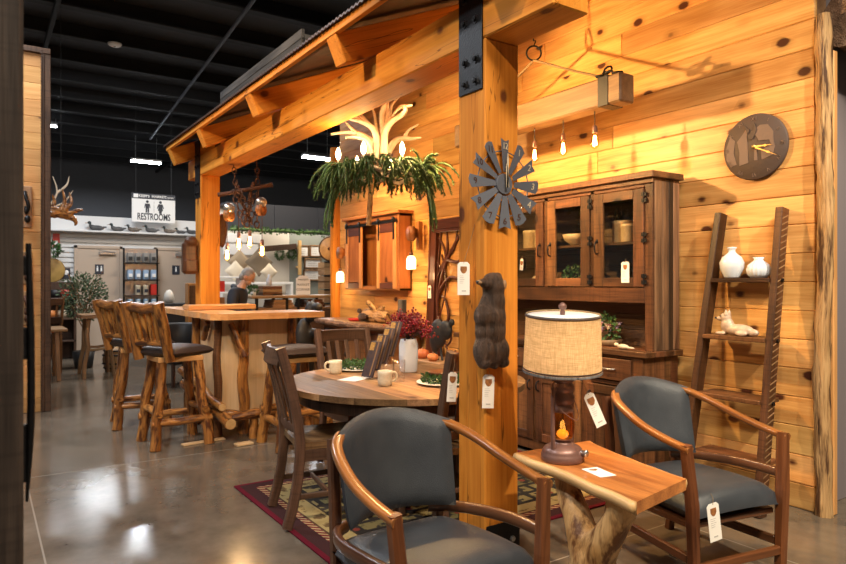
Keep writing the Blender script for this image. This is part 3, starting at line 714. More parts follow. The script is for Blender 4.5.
obj('numerals', q, KL, K)
def hand(ang, L, w): 
    m = MB(); c, s = math.cos(ang), math.sin(ang); p = [(0, -w), (L*.5, -w*.7), (L*.58, -w*1.8), (L*.66, -w*.7), (L, 0), (L*.66, w*.7), (L*.58, w*1.8), (L*.5, w*.7), (0, w)]
    flatpoly(m, [(x*c-y*s, x*s+y*c) for x, y in p], .034, .002, wallM(0)); return m
obj('hour_hand', hand(math.radians(-3), .13, .005), BRASS, K); obj('minute_hand', hand(math.radians(-27), .185, .004), BRASS, K)
q = MB(); q.lathe([(.012, .024), (.012, .038), (.001, .040)], 16, M=wallM(0).to_3x3()); obj('hub', q, BRASS, K)

# ------------------------------------------------------------------ tags
def price_tag(loc, rz, label, w=.06, h=.155, tilt=0, string=None):
    t = thing('price_tag', label, 'tag', loc, rz, None); Mt = rot('Y', tilt)
    q = MB(); q.M = Mt; q.prism([(-w/2, -h), (w/2, -h), (w/2, -.012), (w/2-.012, 0), (-w/2+.012, 0), (-w/2, -.012)], .0015); obj('card', q, PAPER, t)
    q = MB(); q.M = Mt; q.prism([(-.016, -.022), (.016, -.022), (.017, -.04), (.009, -.054), (0, -.058), (-.009, -.054), (-.017, -.04)], .001, tr(0, -.0012, 0)); obj('emblem', q, LOGO, t)
    q = MB(); q.M = Mt
    for i in range(5): q.bx(-w*.32, -w*.32+w*random.uniform(.25, .5), -.001, 0, -.070-i*.009, -.0685-i*.009, 0)
    q.bx(-.01, .012, -.001, 0, -h+.018, -h+.023, 0); obj('print', q, GREYINK, t)
    if string:
        q = MB(); q.tube([Mt @ V((0, -.001, -.006)), V(string)*.5+V((.004, -.004, 0)), V(string)], .0013, 5, 4); obj('string', q, ROPE, t)
    return t
price_tag((2.005, 2.62, 1.50), math.radians(-25), 'white price tag on a long string on the left side of the front post', .062, .165, 0, (.075, .03, .24))
price_tag((2.072, 2.505, .945), math.radians(-30), 'white price tag hanging below the bear carving on the post', .058, .165, 1.5, (0, .02, .03))
price_tag((3.822, 3.10, 1.545), -PI/2, 'white price tag hanging inside the right hutch door glass', .07, .15, 0, (0, .006, .02))
price_tag((3.822, 4.18, 1.60), -PI/2, 'small white price tag on the hutch door beside the post', .04, .10, 5, (0, .006, .02))
# ------------------------------------------------------------------ windmill clock and bear on the front post
K = thing('windmill_clock', 'grey metal windmill clock with twelve numbered blades on the front post', 'clock', (2.176, 2.528, 1.89))
for h in range(1, 13):
    a = PI/2 - h*PI/6
    Mb = Mx(((1, 0, 0, 0), (0, 0, -1, -.022), (0, 1, 0, 0), (0, 0, 0, 1))) @ Mx.Rotation(a, 4, 'Z') @ tr(.06, 0, 0) @ Mx.Rotation(math.radians(14), 4, 'X')
    q = MB(); P = [(0, -.013), (.165, -.034), (.153, 0), (.165, .034), (0, .013)]; P = [(0, -.013), (.155, -.035), (.166, -.012), (.166, .012), (.155, .035), (0, .013)] if h % 2 else P
    q.prism(P, .002, Mb @ Mx(((1, 0, 0, 0), (0, 0, 1, 0), (0, 1, 0, 0), (0, 0, 0, 1)))); b_ = obj('blade', q, GREYM, K)
    q = MB(); q.M = Mb @ tr(.128, 0, .004) @ Mx.Rotation(-a, 4, 'Z'); q.text(str(h), .046, Mx.Identity(4), .0008); obj('numeral', q, CREAMC if h in (12, 1, 2, 3, 4) else RUST, b_)
q = MB(); q.lathe([(.001, .0), (.052, .0), (.052, .02), (.050, .023), (.001, .024)], 32, M=rot('X', 90).to_3x3(), sm=False); obj('hub', q, GREYM, K)
q = MB(); q.tube([(math.cos(i*PI/16)*.165, -.012, math.sin(i*PI/16)*.165) for i in range(32)], .003, 6, closed=True); obj('ring', q, GREYM, K)
for L_, w, ang, nm in ((.15, .006, 89, 'minute_hand'), (.10, .008, 93, 'hour_hand')):
    q = MB(); c, s = math.cos(math.radians(ang)), math.sin(math.radians(ang)); q.prism([(x*c-y*s, x*s+y*c) for x, y in [(-.02, -w), (L_*.8, -w*.8), (L_, 0), (L_*.8, w*.8), (-.02, w)]], .002, tr(0, -.045, 0)); obj(nm, q, CREAMC, K)
q = MB(); k = .00099
def be(zx, zy, rx, rz, y, ry): q.ell(((zx-148)*k, y, 1.447-(zy-35)*k-.976), (rx*k, ry, rz*k), 16, 11)
be(150, 430, 92, 78, -.035, .062); be(98, 420, 50, 82, -.04, .06); be(196, 425, 48, 75, -.04, .06); be(145, 330, 88, 80, -.035, .06); be(150, 260, 84, 85, -.035, .062); be(92, 250, 42, 60, -.04, .05)
be(165, 180, 62, 90, -.035, .055); be(165, 110, 58, 76, -.035, .055); be(160, 70, 48, 36, -.035, .05); be(112, 88, 36, 30, -.045, .036); be(80, 84, 26, 16, -.045, .026); be(192, 55, 22, 22, -.03, .03)
be(156, 498, 14, 16, -.05, .03); be(90, 475, 26, 34, -.05, .05); be(206, 480, 28, 30, -.05, .05); be(150, 310, 88, 190, -.03, .058); be(165, 220, 66, 120, -.03, .056); be(165, 170, 55, 130, -.03, .05); be(105, 300, 40, 120, -.03, .045)
B = thing('bear_carving', 'dark carved wooden bear climbing the front timber post', 'carving', (2.076, 2.528, .976), 0)
q = remesh(q, .006, 2, True, 7); obj('body', q, BEARM, B)
q = MB(); q.M = tr((62-148)*k, -.05, 1.447-(86-35)*k-.976); q.ell((0, 0, 0), (.016, .017, .010)); obj('muzzle', q, OAK, B)
q = MB(); q.ell(((200-148)*k, -.075, 1.447-(95-35)*k-.976), (.012, .012, .024)); obj('ear', q, OAK, B)
q = MB(); q.ell(((48-148)*k, -.052, 1.447-(82-35)*k-.976), (.007, .009, .008)); obj('nose', q, BLACKP, B)
# bear plaques on the rear post
for x, rz, lb in ((2.065, PI/2, 'dark carved plaque on the left side of the rear post'), (2.295, -PI/2, 'dark oval plaque on the right side of the rear post')):
    q = MB()
    if x < 2.18:
        q.box((-.09, 0, .06), (.16, .12, .24), .03); q.box((-.085, 0, -.10), (.17, .14, .18), .03); q.ell((-.08, -.03, .18), (.075, .06, .06)); q = remesh(q, .01)
    else: q.ell((.05, 0, 0), (.055, .05, .2), 18, 12)
    tag(obj('carved_plaque', q, BARN, None, (x, 7.70, 1.68 if x < 2.18 else 2.0)), lb, 'carving')

# ------------------------------------------------------------------ leather armchairs
def pad(f, nu=22, nv=14, T=.032, r=None):
    q = MB(); P = []; N = []
    for side in (1, -1):
        for i in range(nu+1):
            for j in range(nv+1):
                u = -1+2*i/nu; v = j/nv; p = V(f(u, v)); e = 1e-3
                n = (V(f(u+e, v))-V(f(u-e, v))).cross(V(f(u, v+e))-V(f(u, v-e))).normalized()
                k = max(0, (1-abs(u)**7))**.5 * max(0, 1-abs(2*v-1)**8)**.5
                P.append(p + n*T*k*side)
    m_ = (nu+1)*(nv+1); F = []
    for i in range(nu):
        for j in range(nv):
            a = i*(nv+1)+j; b = a+nv+1; F.append([a, b, b+1, a+1]); F.append([m_+a, m_+a+1, m_+b+1, m_+b])
    q.add(P, F, None, r, True); return q
def armchair(label, loc, rz):
    A = thing('armchair', label, 'armchair', loc, rz, None)
    q = pad(lambda u, v: (.272*u*(1-.08*(1-v)), .325-.115*u*u+.07*v-.05, .470+v*(.345+.06*(1-u*u))), T=.036); obj('backrest', q, LEATHER, A)
    q = MB(); 
    def seat(u, v): return (.30*u*(1-.10*v), -.275+.55*v, .362+.028*(1-u*u)*math.sin(PI*min(1, v+.15)) - .03*max(0, (.12-v)/.12)**2)
    q = pad(seat, 22, 18, .066); obj('seat', q, LEATHER, A)
    for s in (-1, 1):
        q = MB(); q.sweep([(s*.292, -.275, 0), (s*.308, -.275, .4), (s*.332, -.262, .672)], rect(.048, .056, .012), (0, 1, 0), [.82, 1, .88]); obj('leg', q, CHERRY, A)
        q = MB(); q.sweep([(s*.235, .325, 0), (s*.245, .28, .3), (s*.25, .285, .55), (s*.235, .33, .78)], rect(.042, .042, .008), (0, 1, 0)); obj('leg', q, WALNUT, A)
        pts = curve([(s*.333, -.285, .652), (s*.338, -.16, .672), (s*.336, -.02, .705), (s*.320, .10, .748), (s*.292, .19, .780), (s*.262, .235, .798), (s*.235, .262, .806)], 5)
        q = MB(); q.sweep(pts, rect(.042, .030, .013), sm=True); obj('arm_rail', q, HONEY, A)
        q = MB(); q.sweep(curve([(s*.325, -.26, .475), (s*.335, -.08, .47), (s*.32, .10, .455), (s*.27, .23, .445), (s*.2, .29, .44)], 4), rect(.03, .045, .01), sm=True); obj('lower_rail', q, WALNUT, A)
        q = MB(); q.bar((s*.298, -.25, .15), (s*.24, .315, .15), .025, .042, bev=.006); obj('stretcher', q, WALNUT, A)
    q = MB(); q.bar((-.285, -.275, .115), (.285, -.275, .115), .026, .042, bev=.006); obj('stretcher', q, CHERRY, A)
    q = MB(); q.bar((-.23, .305, .16), (.23, .305, .16), .026, .042, bev=.006); obj('stretcher', q, WALNUT, A)
    q = MB(); q.bx(-.285, .285, -.25, .25, .28, .31, .006); obj('seat_frame', q, WALNUT, A)
    return A
a1 = armchair('slate leather armchair with wooden arms at the bottom centre, left of the side table', (1.40, 2.035, 0), math.radians(1.5))
a2 = dup(a1, (2.973, 2.017, 0), math.radians(-10), 'slate leather armchair with a white tag, right of the side table')
a2.scale = (.94, 1.1, 1)
price_tag((2.664, 1.69, .43), math.radians(-12), 'white price tag hanging on the front leg of the right armchair', .068, .17, -8, (0, .01, .04))

# ------------------------------------------------------------------ live edge side table
T = thing('side_table', 'small live edge side table with a forked log base between the armchairs', 'table', (2.24, 1.945, 0))
def edge(s, n=26):
    a, b, sd = (V((.149, -.318)), V((.315, .346)), 9.1) if s > 0 else (V((-.286, -.39)), V((-.18, .375)), 3.7)
    r_ = []
    for i in range(n+1):
        p = a.lerp(b, i/n); r_.append((p.x + .014*noise.noise(V((i*.2, sd, 0))) - s*.018*math.sin(i/n*PI), p.y))
    return r_
Lr = edge(1); Ll = edge(-1)
q = MB(); poly = [(x-.008, y) for x, y in Lr] + [(x+.02, y) for x, y in reversed(Ll)]
q.prism(poly, .046, tr(0, 0, .600) @ rot('X', 0) @ Mx(((1, 0, 0, 0), (0, 0, 1, 0), (0, -1, 0, 0), (0, 0, 0, 1))) if False else Mx(((1, 0, 0, 0), (0, 0, 1, 0), (0, 1, 0, .554), (0, 0, 0, 1))), ax=1)
obj('top', q, ACACIA, T)
def sapstrip(E_, s, w):
    m = MB(); vs = []; gs = []
    pr = [(-w, 0), (-.012, 0), (-.003, -.006), (.002, -.02), (-.006, -.038), (-.016, -.046), (-w, -.046)]
    for x, y in E_:
        for a, b in pr: vs.append((x+a*s, y, .6005+b)); gs.append((y, a, b))
    n = len(pr); fs = []
    for i in range(len(E_)-1):
        for j in range(n): fs.append([i*n+j, i*n+(j+1) % n, (i+1)*n+(j+1) % n, (i+1)*n+j][::(1 if s > 0 else -1)])
    fs += [list(range(n))[::(-1 if s > 0 else 1)], [(len(E_)-1)*n+j for j in range(n)][::(1 if s > 0 else -1)]]
    m.add(vs, fs, gs, None, True); return m
obj('live_edge', sapstrip(Ll, -1, .026), SAP, T, label='pale live edge of the table'); obj('live_edge', sapstrip(Lr, 1, .012), SAP, T)
q = MB(); q.tube([(-.12, -.05, 0), (-.12, -.05, .22), (-.10, .03, .36), (-.075, .12, .47), (-.06, .145, .556)], [.10, .088, .062, .052, .066], 16, 5, .12)
q.tube([(-.12, -.06, 0), (-.12, -.07, .24), (-.138, -.15, .36), (-.15, -.22, .47), (-.155, -.245, .556)], [.10, .088, .064, .054, .07], 16, 5, .12)
q = remesh(q, .009, 2, True, 1); obj('log_base', q, LOGP, T)
# lamp
P = thing('table_lamp', 'copper lantern table lamp with a burlap drum shade on the side table', 'lamp', (2.172, 2.108, .6), math.radians(11))
P.scale = (.93, .93, 1.02)
q = MB(); q.lathe([(.001, 0), (.098, 0), (.103, .006), (.103, .03), (.098, .034), (.098, .042), (.085, .06), (.055, .075), (.04, .082), (.04, .092), (.052, .097), (.001, .097)], 36); obj('base', q, COPPER, P)
q = MB(); q.lathe([(.044, .097), (.055, .125), (.058, .155), (.054, .19), (.044, .215)], 28); q.f = q.f[:-2]; q.r = q.r[:-2]; q.sm = q.sm[:-2]; obj('globe', q, AMBER, P)
q = MB(); q.lathe([(.012, .095), (.024, .104), (.030, .114), (.026, .126), (.012, .134), (.001, .136)], 14); obj('burner', q, plain('amber_bulb', (.9, .35, .05), .3, emit=(1, .42, .08), es=.7), P)
q = MB(); q.lathe([(.047, .213), (.052, .22), (.052, .232), (.040, .245), (.044, .25), (.056, .258), (.058, .285), (.05, .295), (.05, .305), (.056, .31), (.056, .33), (.046, .342), (.048, .347), (.058, .352), (.05, .368), (.022, .38), (.014, .384), (.012, .40), (.001, .40)], 30); obj('chimney_cap', q, COPPER, P)
for s in (-1, 1):
    q = MB(); q.tube([(s*.072, 0, .05), (s*.082, 0, .12), (s*.083, 0, .22), (s*.078, 0, .30), (s*.06, 0, .335), (s*.04, 0, .332)], [.013, .011, .010, .010, .011, .010], 10, 5); obj('side_tube', q, COPPER, P)
q = MB(); q.tube([(-.082, -.012, .26), (-.06, -.05, .22), (0, -.075, .185), (.06, -.05, .20), (.082, -.012, .26)], .0022, 6, 5); obj('bail_handle', q, COPPER, P)
q = MB(); q.lathe([(.012, 0), (.012, .02), (.016, .022), (.016, .03), (.001, .032)], 12, (.02, -.092, .045), rot('X', 90).to_3x3()); obj('switch_knob', q, STEEL, P)
q = MB()
for i in range(1): q.tube([(0, 0, .40), (0, 0, .66)], .005, 8)
q.tube([(-.02, 0, .41), (-.06, 0, .48), (-.05, 0, .58), (0, 0, .64), (.05, 0, .58), (.06, 0, .48), (.02, 0, .41)], .003, 6, 4); obj('harp', q, BRASS, P)
q = MB(); q.lathe([(.001, .638), (.012, .64), (.012, .655), (.008, .66), (.018, .668), (.02, .682), (.006, .694), (.001, .695)], 12); obj('finial', q, COPPER, P)
q = MB(); q.ell((0, 0, .50), (.03, .03, .04)); obj('added_glow_bulb', q, CANDLE, P)
point('shade_glow_light', (2.172, 2.108, 1.11), 2.2, WARM, .03)  # bulb and light added inside the shade to make it glow
point('lantern_light', (2.172, 2.108, .735), .18, WARM, .015)
q = MB(); q.lathe([(.189, .388), (.187, .41), (.177, .645)], 56); q.f = q.f[:-2]; q.r = q.r[:-2]; q.sm = q.sm[:-2]; sh = obj('lamp_shade', q, SHADE, P); Rs = Mx.Rotation(math.radians(4), 4, V((.708, -.706, 0))); sh.matrix_local = tr(0, 0, .5) @ Rs @ tr(0, 0, -.5)
for r0, z in ((.1885, .405), (.1785, .637)):
    q = MB(); q.tube([(math.cos(i*PI/28)*r0, math.sin(i*PI/28)*r0, z) for i in range(56)], .0035, 5, closed=True); obj('dark_trim', q, BARND, sh)
for r0, z, hh in ((.1902, .388, .012), (.1775, .638, .008)): q = MB(); q.lathe([(r0, z), (r0+.002, z+hh*.3), (r0, z+hh)], 56); q.f = q.f[:-2]; q.r = q.r[:-2]; q.sm = q.sm[:-2]; obj('hem', q, GREYW, sh)
q = MB(); q.lathe([(.001, .636), (.173, .636), (.173, .639), (.001, .639)], 48); obj('diffuser', q, WHITE, sh)
price_tag((2.24, 2.02, .905), math.radians(-25), 'white price tag dangling from the neck of the lantern lamp', .05, .16, -24, (-.03, .05, .07))
t = thing('price_card', 'white price card lying flat on the side table before the lamp', 'card', (2.155, 1.885, .6012), math.radians(-12))
q = MB(); q.bx(-.04, .04, -.065, .065, 0, .0012, .0004); obj('card', q, PAPER, t)
q = MB(); q.prism([(-.02, .045), (.02, .045), (.018, .03), (0, .02), (-.018, .03)], .0004, Mx(((1, 0, 0, 0), (0, 0, 1, 0), (0, 1, 0, .0013), (0, 0, 0, 1)))); obj('emblem', q, LOGO, t)

# ------------------------------------------------------------------ rug
def rug_mat():
    m, nt, b = newmat('woven_lodge_rug'); g = G(nt); co = g.n('Attribute', attribute_name='gc').outputs['Vector']; sx = g.n('SeparateXYZ'); g.l(co, sx.inputs[0])
    ax = g.math('ABSOLUTE', sx.outputs[0]); ay = g.math('ABSOLUTE', sx.outputs[1])
    d = g.math('MINIMUM', g.math('SUBTRACT', 1.13, ax), g.math('SUBTRACT', .83, ay))
    br = g.n('TexBrick'); g.l(g.vmul(co, (1, 1, 1)), br.inputs['Vector']); br.inputs['Scale'].default_value = 1.9; br.inputs['Color1'].default_value = (.36, .25, .10, 1); br.inputs['Color2'].default_value = (.17, .14, .06, 1); br.inputs['Mortar'].default_value = (.03, .025, .022, 1); br.inputs['Mortar Size'].default_value = .035
    v = g.n('TexVoronoi'); g.l(co, v.inputs['Vector']); v.inputs['Scale'].default_value = 5.5
    n = g.noise(co, 13, 3)
    inn = g.mix(g.ramp(n, .5, .56), br.outputs[0], (.035, .028, .024)); inn = g.mix(g.ramp(v.outputs['Distance'], .16, .12), inn, (.22, .045, .03))
    st = g.math('GREATER_THAN', g.math('SINE', g.math('MULTIPLY', g.math('ADD', sx.outputs[0], sx.outputs[1]), 130)), .1)
    chk = g.mix(st, (.16, .012, .022), (.42, .30, .15))
    def band(a, c, prev): return g.mix(g.math('LESS_THAN', d, a), prev, c)
    col = band(.30, (.05, .035, .025), inn); col = band(.285, (.36, .26, .11), col); col = band(.17, (.10, .05, .03), col); col = band(.155, chk, col); col = band(.115, (.052, .020, .020), col); col = band(.03, (.12, .008, .018), col)
    col = g.mix(g.math('MULTIPLY', g.math('MULTIPLY', g.math('LESS_THAN', d, .27), g.math('GREATER_THAN', d, .19)), g.ramp(n, .5, .6)), col, (.12, .07, .03))
    g.l(col, b.inputs['Base Color']); b.inputs['Roughness'].default_value = .95; b.inputs['Specular IOR Level'].default_value = .1
    g.l(g.bump(g.noise(co, 350, 2), .5, .004), b.inputs['Normal']); return m
q = MB(); q.box((0, 0, .005), (2.26, 1.66, .01), .003); tag(obj('area_rug', q, rug_mat(), None, (2.565, 3.62, 0)), 'patterned lodge rug with a dark red border under the round table', 'rug')

# ------------------------------------------------------------------ round dining table and chairs
T = thing('round_table', 'large round plank top dining table', 'table', (2.34, 3.69, .01))
q = MB(); y = -.785; R = .785
while y < .784:
    y1 = min(.785, y + random.uniform(.10, .17)); n = 10; pts = []
    for k in range(n+1):
        yy = y+(y1-y-.0012)*k/n; pts.append((math.sqrt(max(0, R*R-yy*yy)), yy))
    poly = pts + [(-x, yy) for x, yy in reversed(pts)]
    q.prism(poly, .036, rot('Z', 90) @ Mx(((1, 0, 0, 0), (0, 0, 1, 0), (0, 1, 0, .714), (0, 0, 0, 1)))); y = y1
obj('tabletop', q, TABLET, T)
q = MB(); q.lathe([(.70, .63), (.705, .635), (.705, .712), (.66, .712), (.66, .63)], 64); obj('apron', q, CHAIRW, T)
q = MB(); q.lathe([(.14, .08), (.15, .12), (.13, .3), (.15, .5), (.17, .60), (.3, .63)], 8, sm=False); obj('pedestal', q, CHAIRW, T)
for k in range(4):
    a = PI/4+k*PI/2; q = MB(); q.sweep([(math.cos(a)*.08, math.sin(a)*.08, .14), (math.cos(a)*.3, math.sin(a)*.3, .10), (math.cos(a)*.5, math.sin(a)*.5, .047)], rect(.08, .09, .008)); obj('foot', q, CHAIRW, T)
def dining_chair(label, loc, rz):
    A = thing('dining_chair', label, 'chair', loc, rz, None)
    def yb(z): return .0 + (.075*(1-z/.46)**2 if z < .46 else .115*((z-.46)/.56)**1.5)
    w = .215
    for s in (-1, 1):
        q = MB(); q.sweep([(s*w, yb(z)+.20, z) for z in (0, .12, .25, .38, .48, .6, .72, .84, .94, 1.015)], rect(.042, .055, .006), (0, 1, 0)); obj('back_post', q, CHAIRW, A)
        q = MB(); q.bx(s*.205-.022, s*.205+.022, -.235, -.19, 0, .44, .005, 2); obj('leg', q, CHAIRW, A)
        q = MB(); q.bar((s*.212, -.20, .40), (s*.212, .20, .40), .022, .07); obj('apron', q, CHAIRW, A)
        q = MB(); q.bar((s*.212, -.20, .17), (s*.212, .25, .17), .02, .032); obj('stretcher', q, CHAIRW, A)
    def arc(z, dep): return [(x, yb(z)+.20+dep*(1-(x/w)**2), z) for x in [-w+.02+(2*w-.04)*i/10 for i in range(11)]]
    q = MB(); pr = rect(.028, .10, .006); q.sweep([V(p)+V((0, 0, .0)) for p in arc(.96, .035)], pr, (0, -.25, 1)); obj('crest_rail', q, CHAIRW, A)
    q = MB(); q.sweep(arc(.55, .025), rect(.024, .05, .005), (0, -.1, 1)); obj('back_rail', q, CHAIRW, A)
    for k in range(4):
        x = -.125+k*.25/3
        q = MB(); q.sweep([(x, yb(z)+.20+(.025+.02*(z-.55)/.4)*(1-(x/w)**2), z) for z in (.56, .66, .76, .86, .92)], rect(.034, .012, .003), (0, 1, 0)); obj('slat', q, CHAIRW, A)
    q = MB(); q.bar((-.20, -.215, .40), (.20, -.215, .40), .022, .07); obj('apron', q, CHAIRW, A)
    q = MB(); q.bar((-.20, .03, .17), (.20, .03, .17), .02, .03); obj('stretcher', q, CHAIRW, A)
    q = MB(); n = 14; vs = []; gs = []
    for i in range(n+1):
        for j in range(n+1):
            u = -1+2*i/n; v = -1+2*j/n; sc_ = .016*max(0, 1-(u*u)**1.5)*max(0, 1-((v-.1)**2)**1.5) - .004*abs(u)**0
            for zz in (.47-sc_, .435): vs.append((u*.235*(1-.06*(v+1)/2), -.255+(v+1)/2*.46, zz)); gs.append((vs[-1][1], vs[-1][0], zz))
    F = []
    I = lambda i, j, k: (i*(n+1)+j)*2+k
    for i in range(n):
        for j in range(n): F.append([I(i, j, 0), I(i+1, j, 0), I(i+1, j+1, 0), I(i, j+1, 0)]); F.append([I(i, j, 1), I(i, j+1, 1), I(i+1, j+1, 1), I(i+1, j, 1)])
    for i in range(n):
        F += [[I(i, 0, 0), I(i, 0, 1), I(i+1, 0, 1), I(i+1, 0, 0)], [I(i, n, 0), I(i+1, n, 0), I(i+1, n, 1), I(i, n, 1)], [I(0, i, 0), I(0, i+1, 0), I(0, i+1, 1), I(0, i, 1)], [I(n, i, 0), I(n, i, 1), I(n, i+1, 1), I(n, i+1, 0)]]
    q.add(vs, F, gs, .4); obj('seat', q, TABLET, A); return A
c1 = dining_chair('brown slat back dining chair at the left side of the round table', (1.735, 3.655, .015), math.radians(80))
c2 = dup(c1, (2.40, 4.42, .015), math.radians(0), 'slat back dining chair on the far side of the round table, before the log bar')
c3 = dup(c1, (2.278, 3.11, .015), math.radians(180), 'slat back dining chair on the near side of the round table, behind the front post')
price_tag((2.048, 2.766, .93), math.radians(-20), 'white price tag looped over the top of the chair behind the front post', .05, .155, 4, (.01, .02, .075))
price_tag((2.085, 2.862, .44), math.radians(-25), 'white price tag low on the chair leg behind the front post', .05, .15, 0, (.0, .03, .05))

# ------------------------------------------------------------------ things on the round table (top at z .76)
TZ = .761
def mug(loc, rz, label):
    t = thing('mug', label, 'mug', loc, rz); q = MB()
    q.lathe([(.001, 0), (.036, 0), (.043, .006), (.045, .03), (.044, .07), (.046, .092), (.042, .092), (.040, .07), (.040, .02), (.001, .012)], 28); obj('cup', q, CREAMC, t)
    q = MB(); q.tube([(.042, 0, .076), (.062, 0, .080), (.074, 0, .06), (.068, 0, .035), (.042, 0, .022)], [.008, .008, .0075, .007, .007], 8, 5); obj('handle', q, CREAMC, t)
mug((2.06, 4.16, TZ), math.radians(165), 'cream stoneware mug nearer the left chair, handle to the left')
mug((2.075, 3.51, TZ), math.radians(-20), 'cream stoneware mug near the drinking glass, handle to the right')
q = MB(); q.lathe([(.001, 0), (.034, 0), (.036, .004), (.040, .14), (.0385, .14), (.034, .012), (.001, .012)], 28); tag(obj('drinking_glass', q, CLEAR, None, (2.235, 3.60, TZ)), 'clear straight drinking glass in front of the white vase', 'glass')
q = MB(); q.lathe([(.001, 0), (.034, 0), (.036, .004), (.040, .13), (.0385, .13), (.034, .012), (.001, .012)], 28); tag(obj('drinking_glass', q, CLEAR, None, (2.24, 3.74, TZ)), 'clear drinking glass half hidden behind the other glass', 'glass')
t = thing('vase', 'tall white vase filled with red berry stems on the round table', 'vase', (2.53, 3.95, TZ))
q = MB(); q.lathe([(.001, 0), (.056, 0), (.062, .008), (.068, .10), (.068, .19), (.060, .225), (.055, .235), (.052, .235), (.056, .22), (.05, .02), (.001, .02)], 28); obj('vase_body', q, CERAM, t)
q = MB(); qb = MB()
for i in range(60):
    a = random.uniform(0, 2*PI); el = random.uniform(.15, 1.35); Rr = random.uniform(.08, .165); e = V((math.cos(a)*math.cos(el)*Rr*1.05, math.sin(a)*math.cos(el)*Rr*1.05, .25+math.sin(el)*Rr*1.05))
    qb.tube([(0, 0, .2), V((e.x*.4, e.y*.4, .2+(e.z-.2)*.6)), e], .0018, 4, 2)
    for k in range(12):
        p = e + V((random.gauss(0, .022), random.gauss(0, .022), random.gauss(0, .022))); q.ell(p, (.008, .008, .008), 6, 4, None, random.random())
    for k in range(4):
        p = e + V((random.gauss(0, .025), random.gauss(0, .025), random.gauss(0, .025))); d = V((random.uniform(-1, 1), random.uniform(-1, 1), random.uniform(-.5, 1)))*.022; s = d.cross(V((0, .3, 1))).normalized()*.008
        q.add([p, p+d*.5+s, p+d, p+d*.5-s], [[0, 1, 2, 3]], None, random.random())
obj('berries', q, BERRY, t); obj('stems', qb, BLACKP, t)
NAVY = plain('brochure_print', (.016, .019, .036), .35, var=.35, vs=38, c2=(.09, .05, .035)); YEL = plain('brochure_emblem', (.62, .33, .05), .5, var=.6, vs=90, c2=(.05, .03, .02))
BL = ['nearest brochure of the row of leaning brochures on the round table', 'second brochure from the front of the leaning row', 'third brochure from the front of the leaning row', 'rearmost brochure of the leaning row on the table']
for i in range(4):
    t = thing('brochure', BL[i], 'brochure', (2.11+i*.055, 3.80+i*.004, TZ+.014+i*.042), math.radians(-80), 'row of brochures in a stand')
    Mt = rot('X', -21); q = MB(); q.M = Mt; q.bx(-.055, .055, -.006, .006, 0, .245, .002); obj('booklet', q, NAVY, t)
    q = MB(); q.M = Mt; q.bx(-.046, .0, -.0085, -.0062, .18, .235, .001); obj('emblem', q, YEL, t)
    q = MB(); q.M = Mt; q.bx(.024, .034, -.0085, -.0062, .01, .238, .001); obj('spine_stripe', q, OAK, t)
t = thing('brochure_stand', 'clear acrylic stand holding the row of brochures', 'stand', (2.22, 3.81, TZ), math.radians(3))
q = MB(); q.prism([(-.14, 0), (.16, 0), (.16, .135), (.14, .135), (-.14, .004)], .1, tr(0, -.05, 0)); obj('base', q, CLEAR, t)
t_ = MB(); t_.bx(-.1, .1, -.07, .07, 0, .0012, .0003); tag(obj('paper_sheet', t_, PAPER, None, (2.05, 3.86, TZ), .5), 'white paper sheet lying under the brochures', 'paper')
def plate_set(loc, label1, label2, label3):
    q = MB(); q.lathe([(.001, 0), (.10, 0), (.15, .008), (.168, .014), (.166, .018), (.14, .013), (.001, .008)], 40); tag(obj('plate', q, plain('cream_plate', (.78, .74, .64), .4), None, loc), label1, 'plate')
    q = MB(); 
    for i in range(46):
        a = i*2*PI/46; foliage(q, (math.cos(a)*.108, math.sin(a)*.108, .026), .026, 14, .022, squash=(1, 1, .7))
    tag(obj('leaf_wreath', q, LEAF, None, (loc[0], loc[1], loc[2]+.014)), label2, 'wreath')
    if label3:
        q = MB(); q.lathe([(.001, 0), (.05, 0), (.09, .022), (.098, .034), (.094, .036), (.06, .018), (.001, .012)], 30); tag(obj('bowl', q, BEARM if 0 else WALNUT, None, (loc[0], loc[1], loc[2]+.044)), label3, 'bowl')
plate_set((2.41, 3.36, TZ), 'cream rimmed plate near the front post', 'green leaf wreath on the plate near the front post', 'dark wooden bowl set inside the green leaf wreath')
plate_set((2.28, 4.26, TZ), 'cream plate at the far place setting by the slat back chair', 'green leaf wreath on the far place setting', None)
# ------------------------------------------------------------------ log bar
BR = thing('log_bar', 'log framed bar with pale panels and a thick live edge wooden top', 'bar', (2.1, 6.2, 0))
def wl(x, y): return (x-2.1, y-6.2)
out = []
def livepts(p0, p1, n, amp, sd):
    p0 = V((*p0, 0)); p1 = V((*p1, 0)); d = (p1-p0).normalized(); nn = V((d.y, -d.x, 0)); r_ = []
    for i in range(n):
        p = p0.lerp(p1, i/n) + nn*amp*noise.noise(V((i*.45, sd, 0))); r_.append((p.x, p.y))
    return r_
C_ = [wl(1.67, 7.85), wl(1.67, 5.82), wl(1.74, 5.75), wl(2.73, 5.75), wl(2.73, 6.28), wl(2.06, 6.28), wl(2.05, 7.85)]
poly = livepts(C_[0], C_[1], 26, .03, 1) + [C_[1], C_[2]] + livepts(C_[2], C_[3], 16, .025, 5)[1:] + C_[3:]
q = MB(); q.prism(poly, .055, Mx(((1, 0, 0, 0), (0, 0, 1, 0), (0, 1, 0, 1.065), (0, 0, 0, 1)))); obj('countertop', q, SLABT, BR)
q = MB()
x0, x1, y0, y1 = -.33, .40, -.22, .45
q.bx(x0+.04, x1-.04, y0+.03, y0+.05, .06, 1.065, .002, 2); q.bx(x0+.03, x0+.05, y0+.04, y1, .06, 1.065, .002, 2); q.bx(x1-.05, x1-.03, y0+.04, y1, .06, 1.065, .002, 2); q.bx(x0+.04, x1-.04, y1-.02, y1, .06, 1.065, .002, 2)
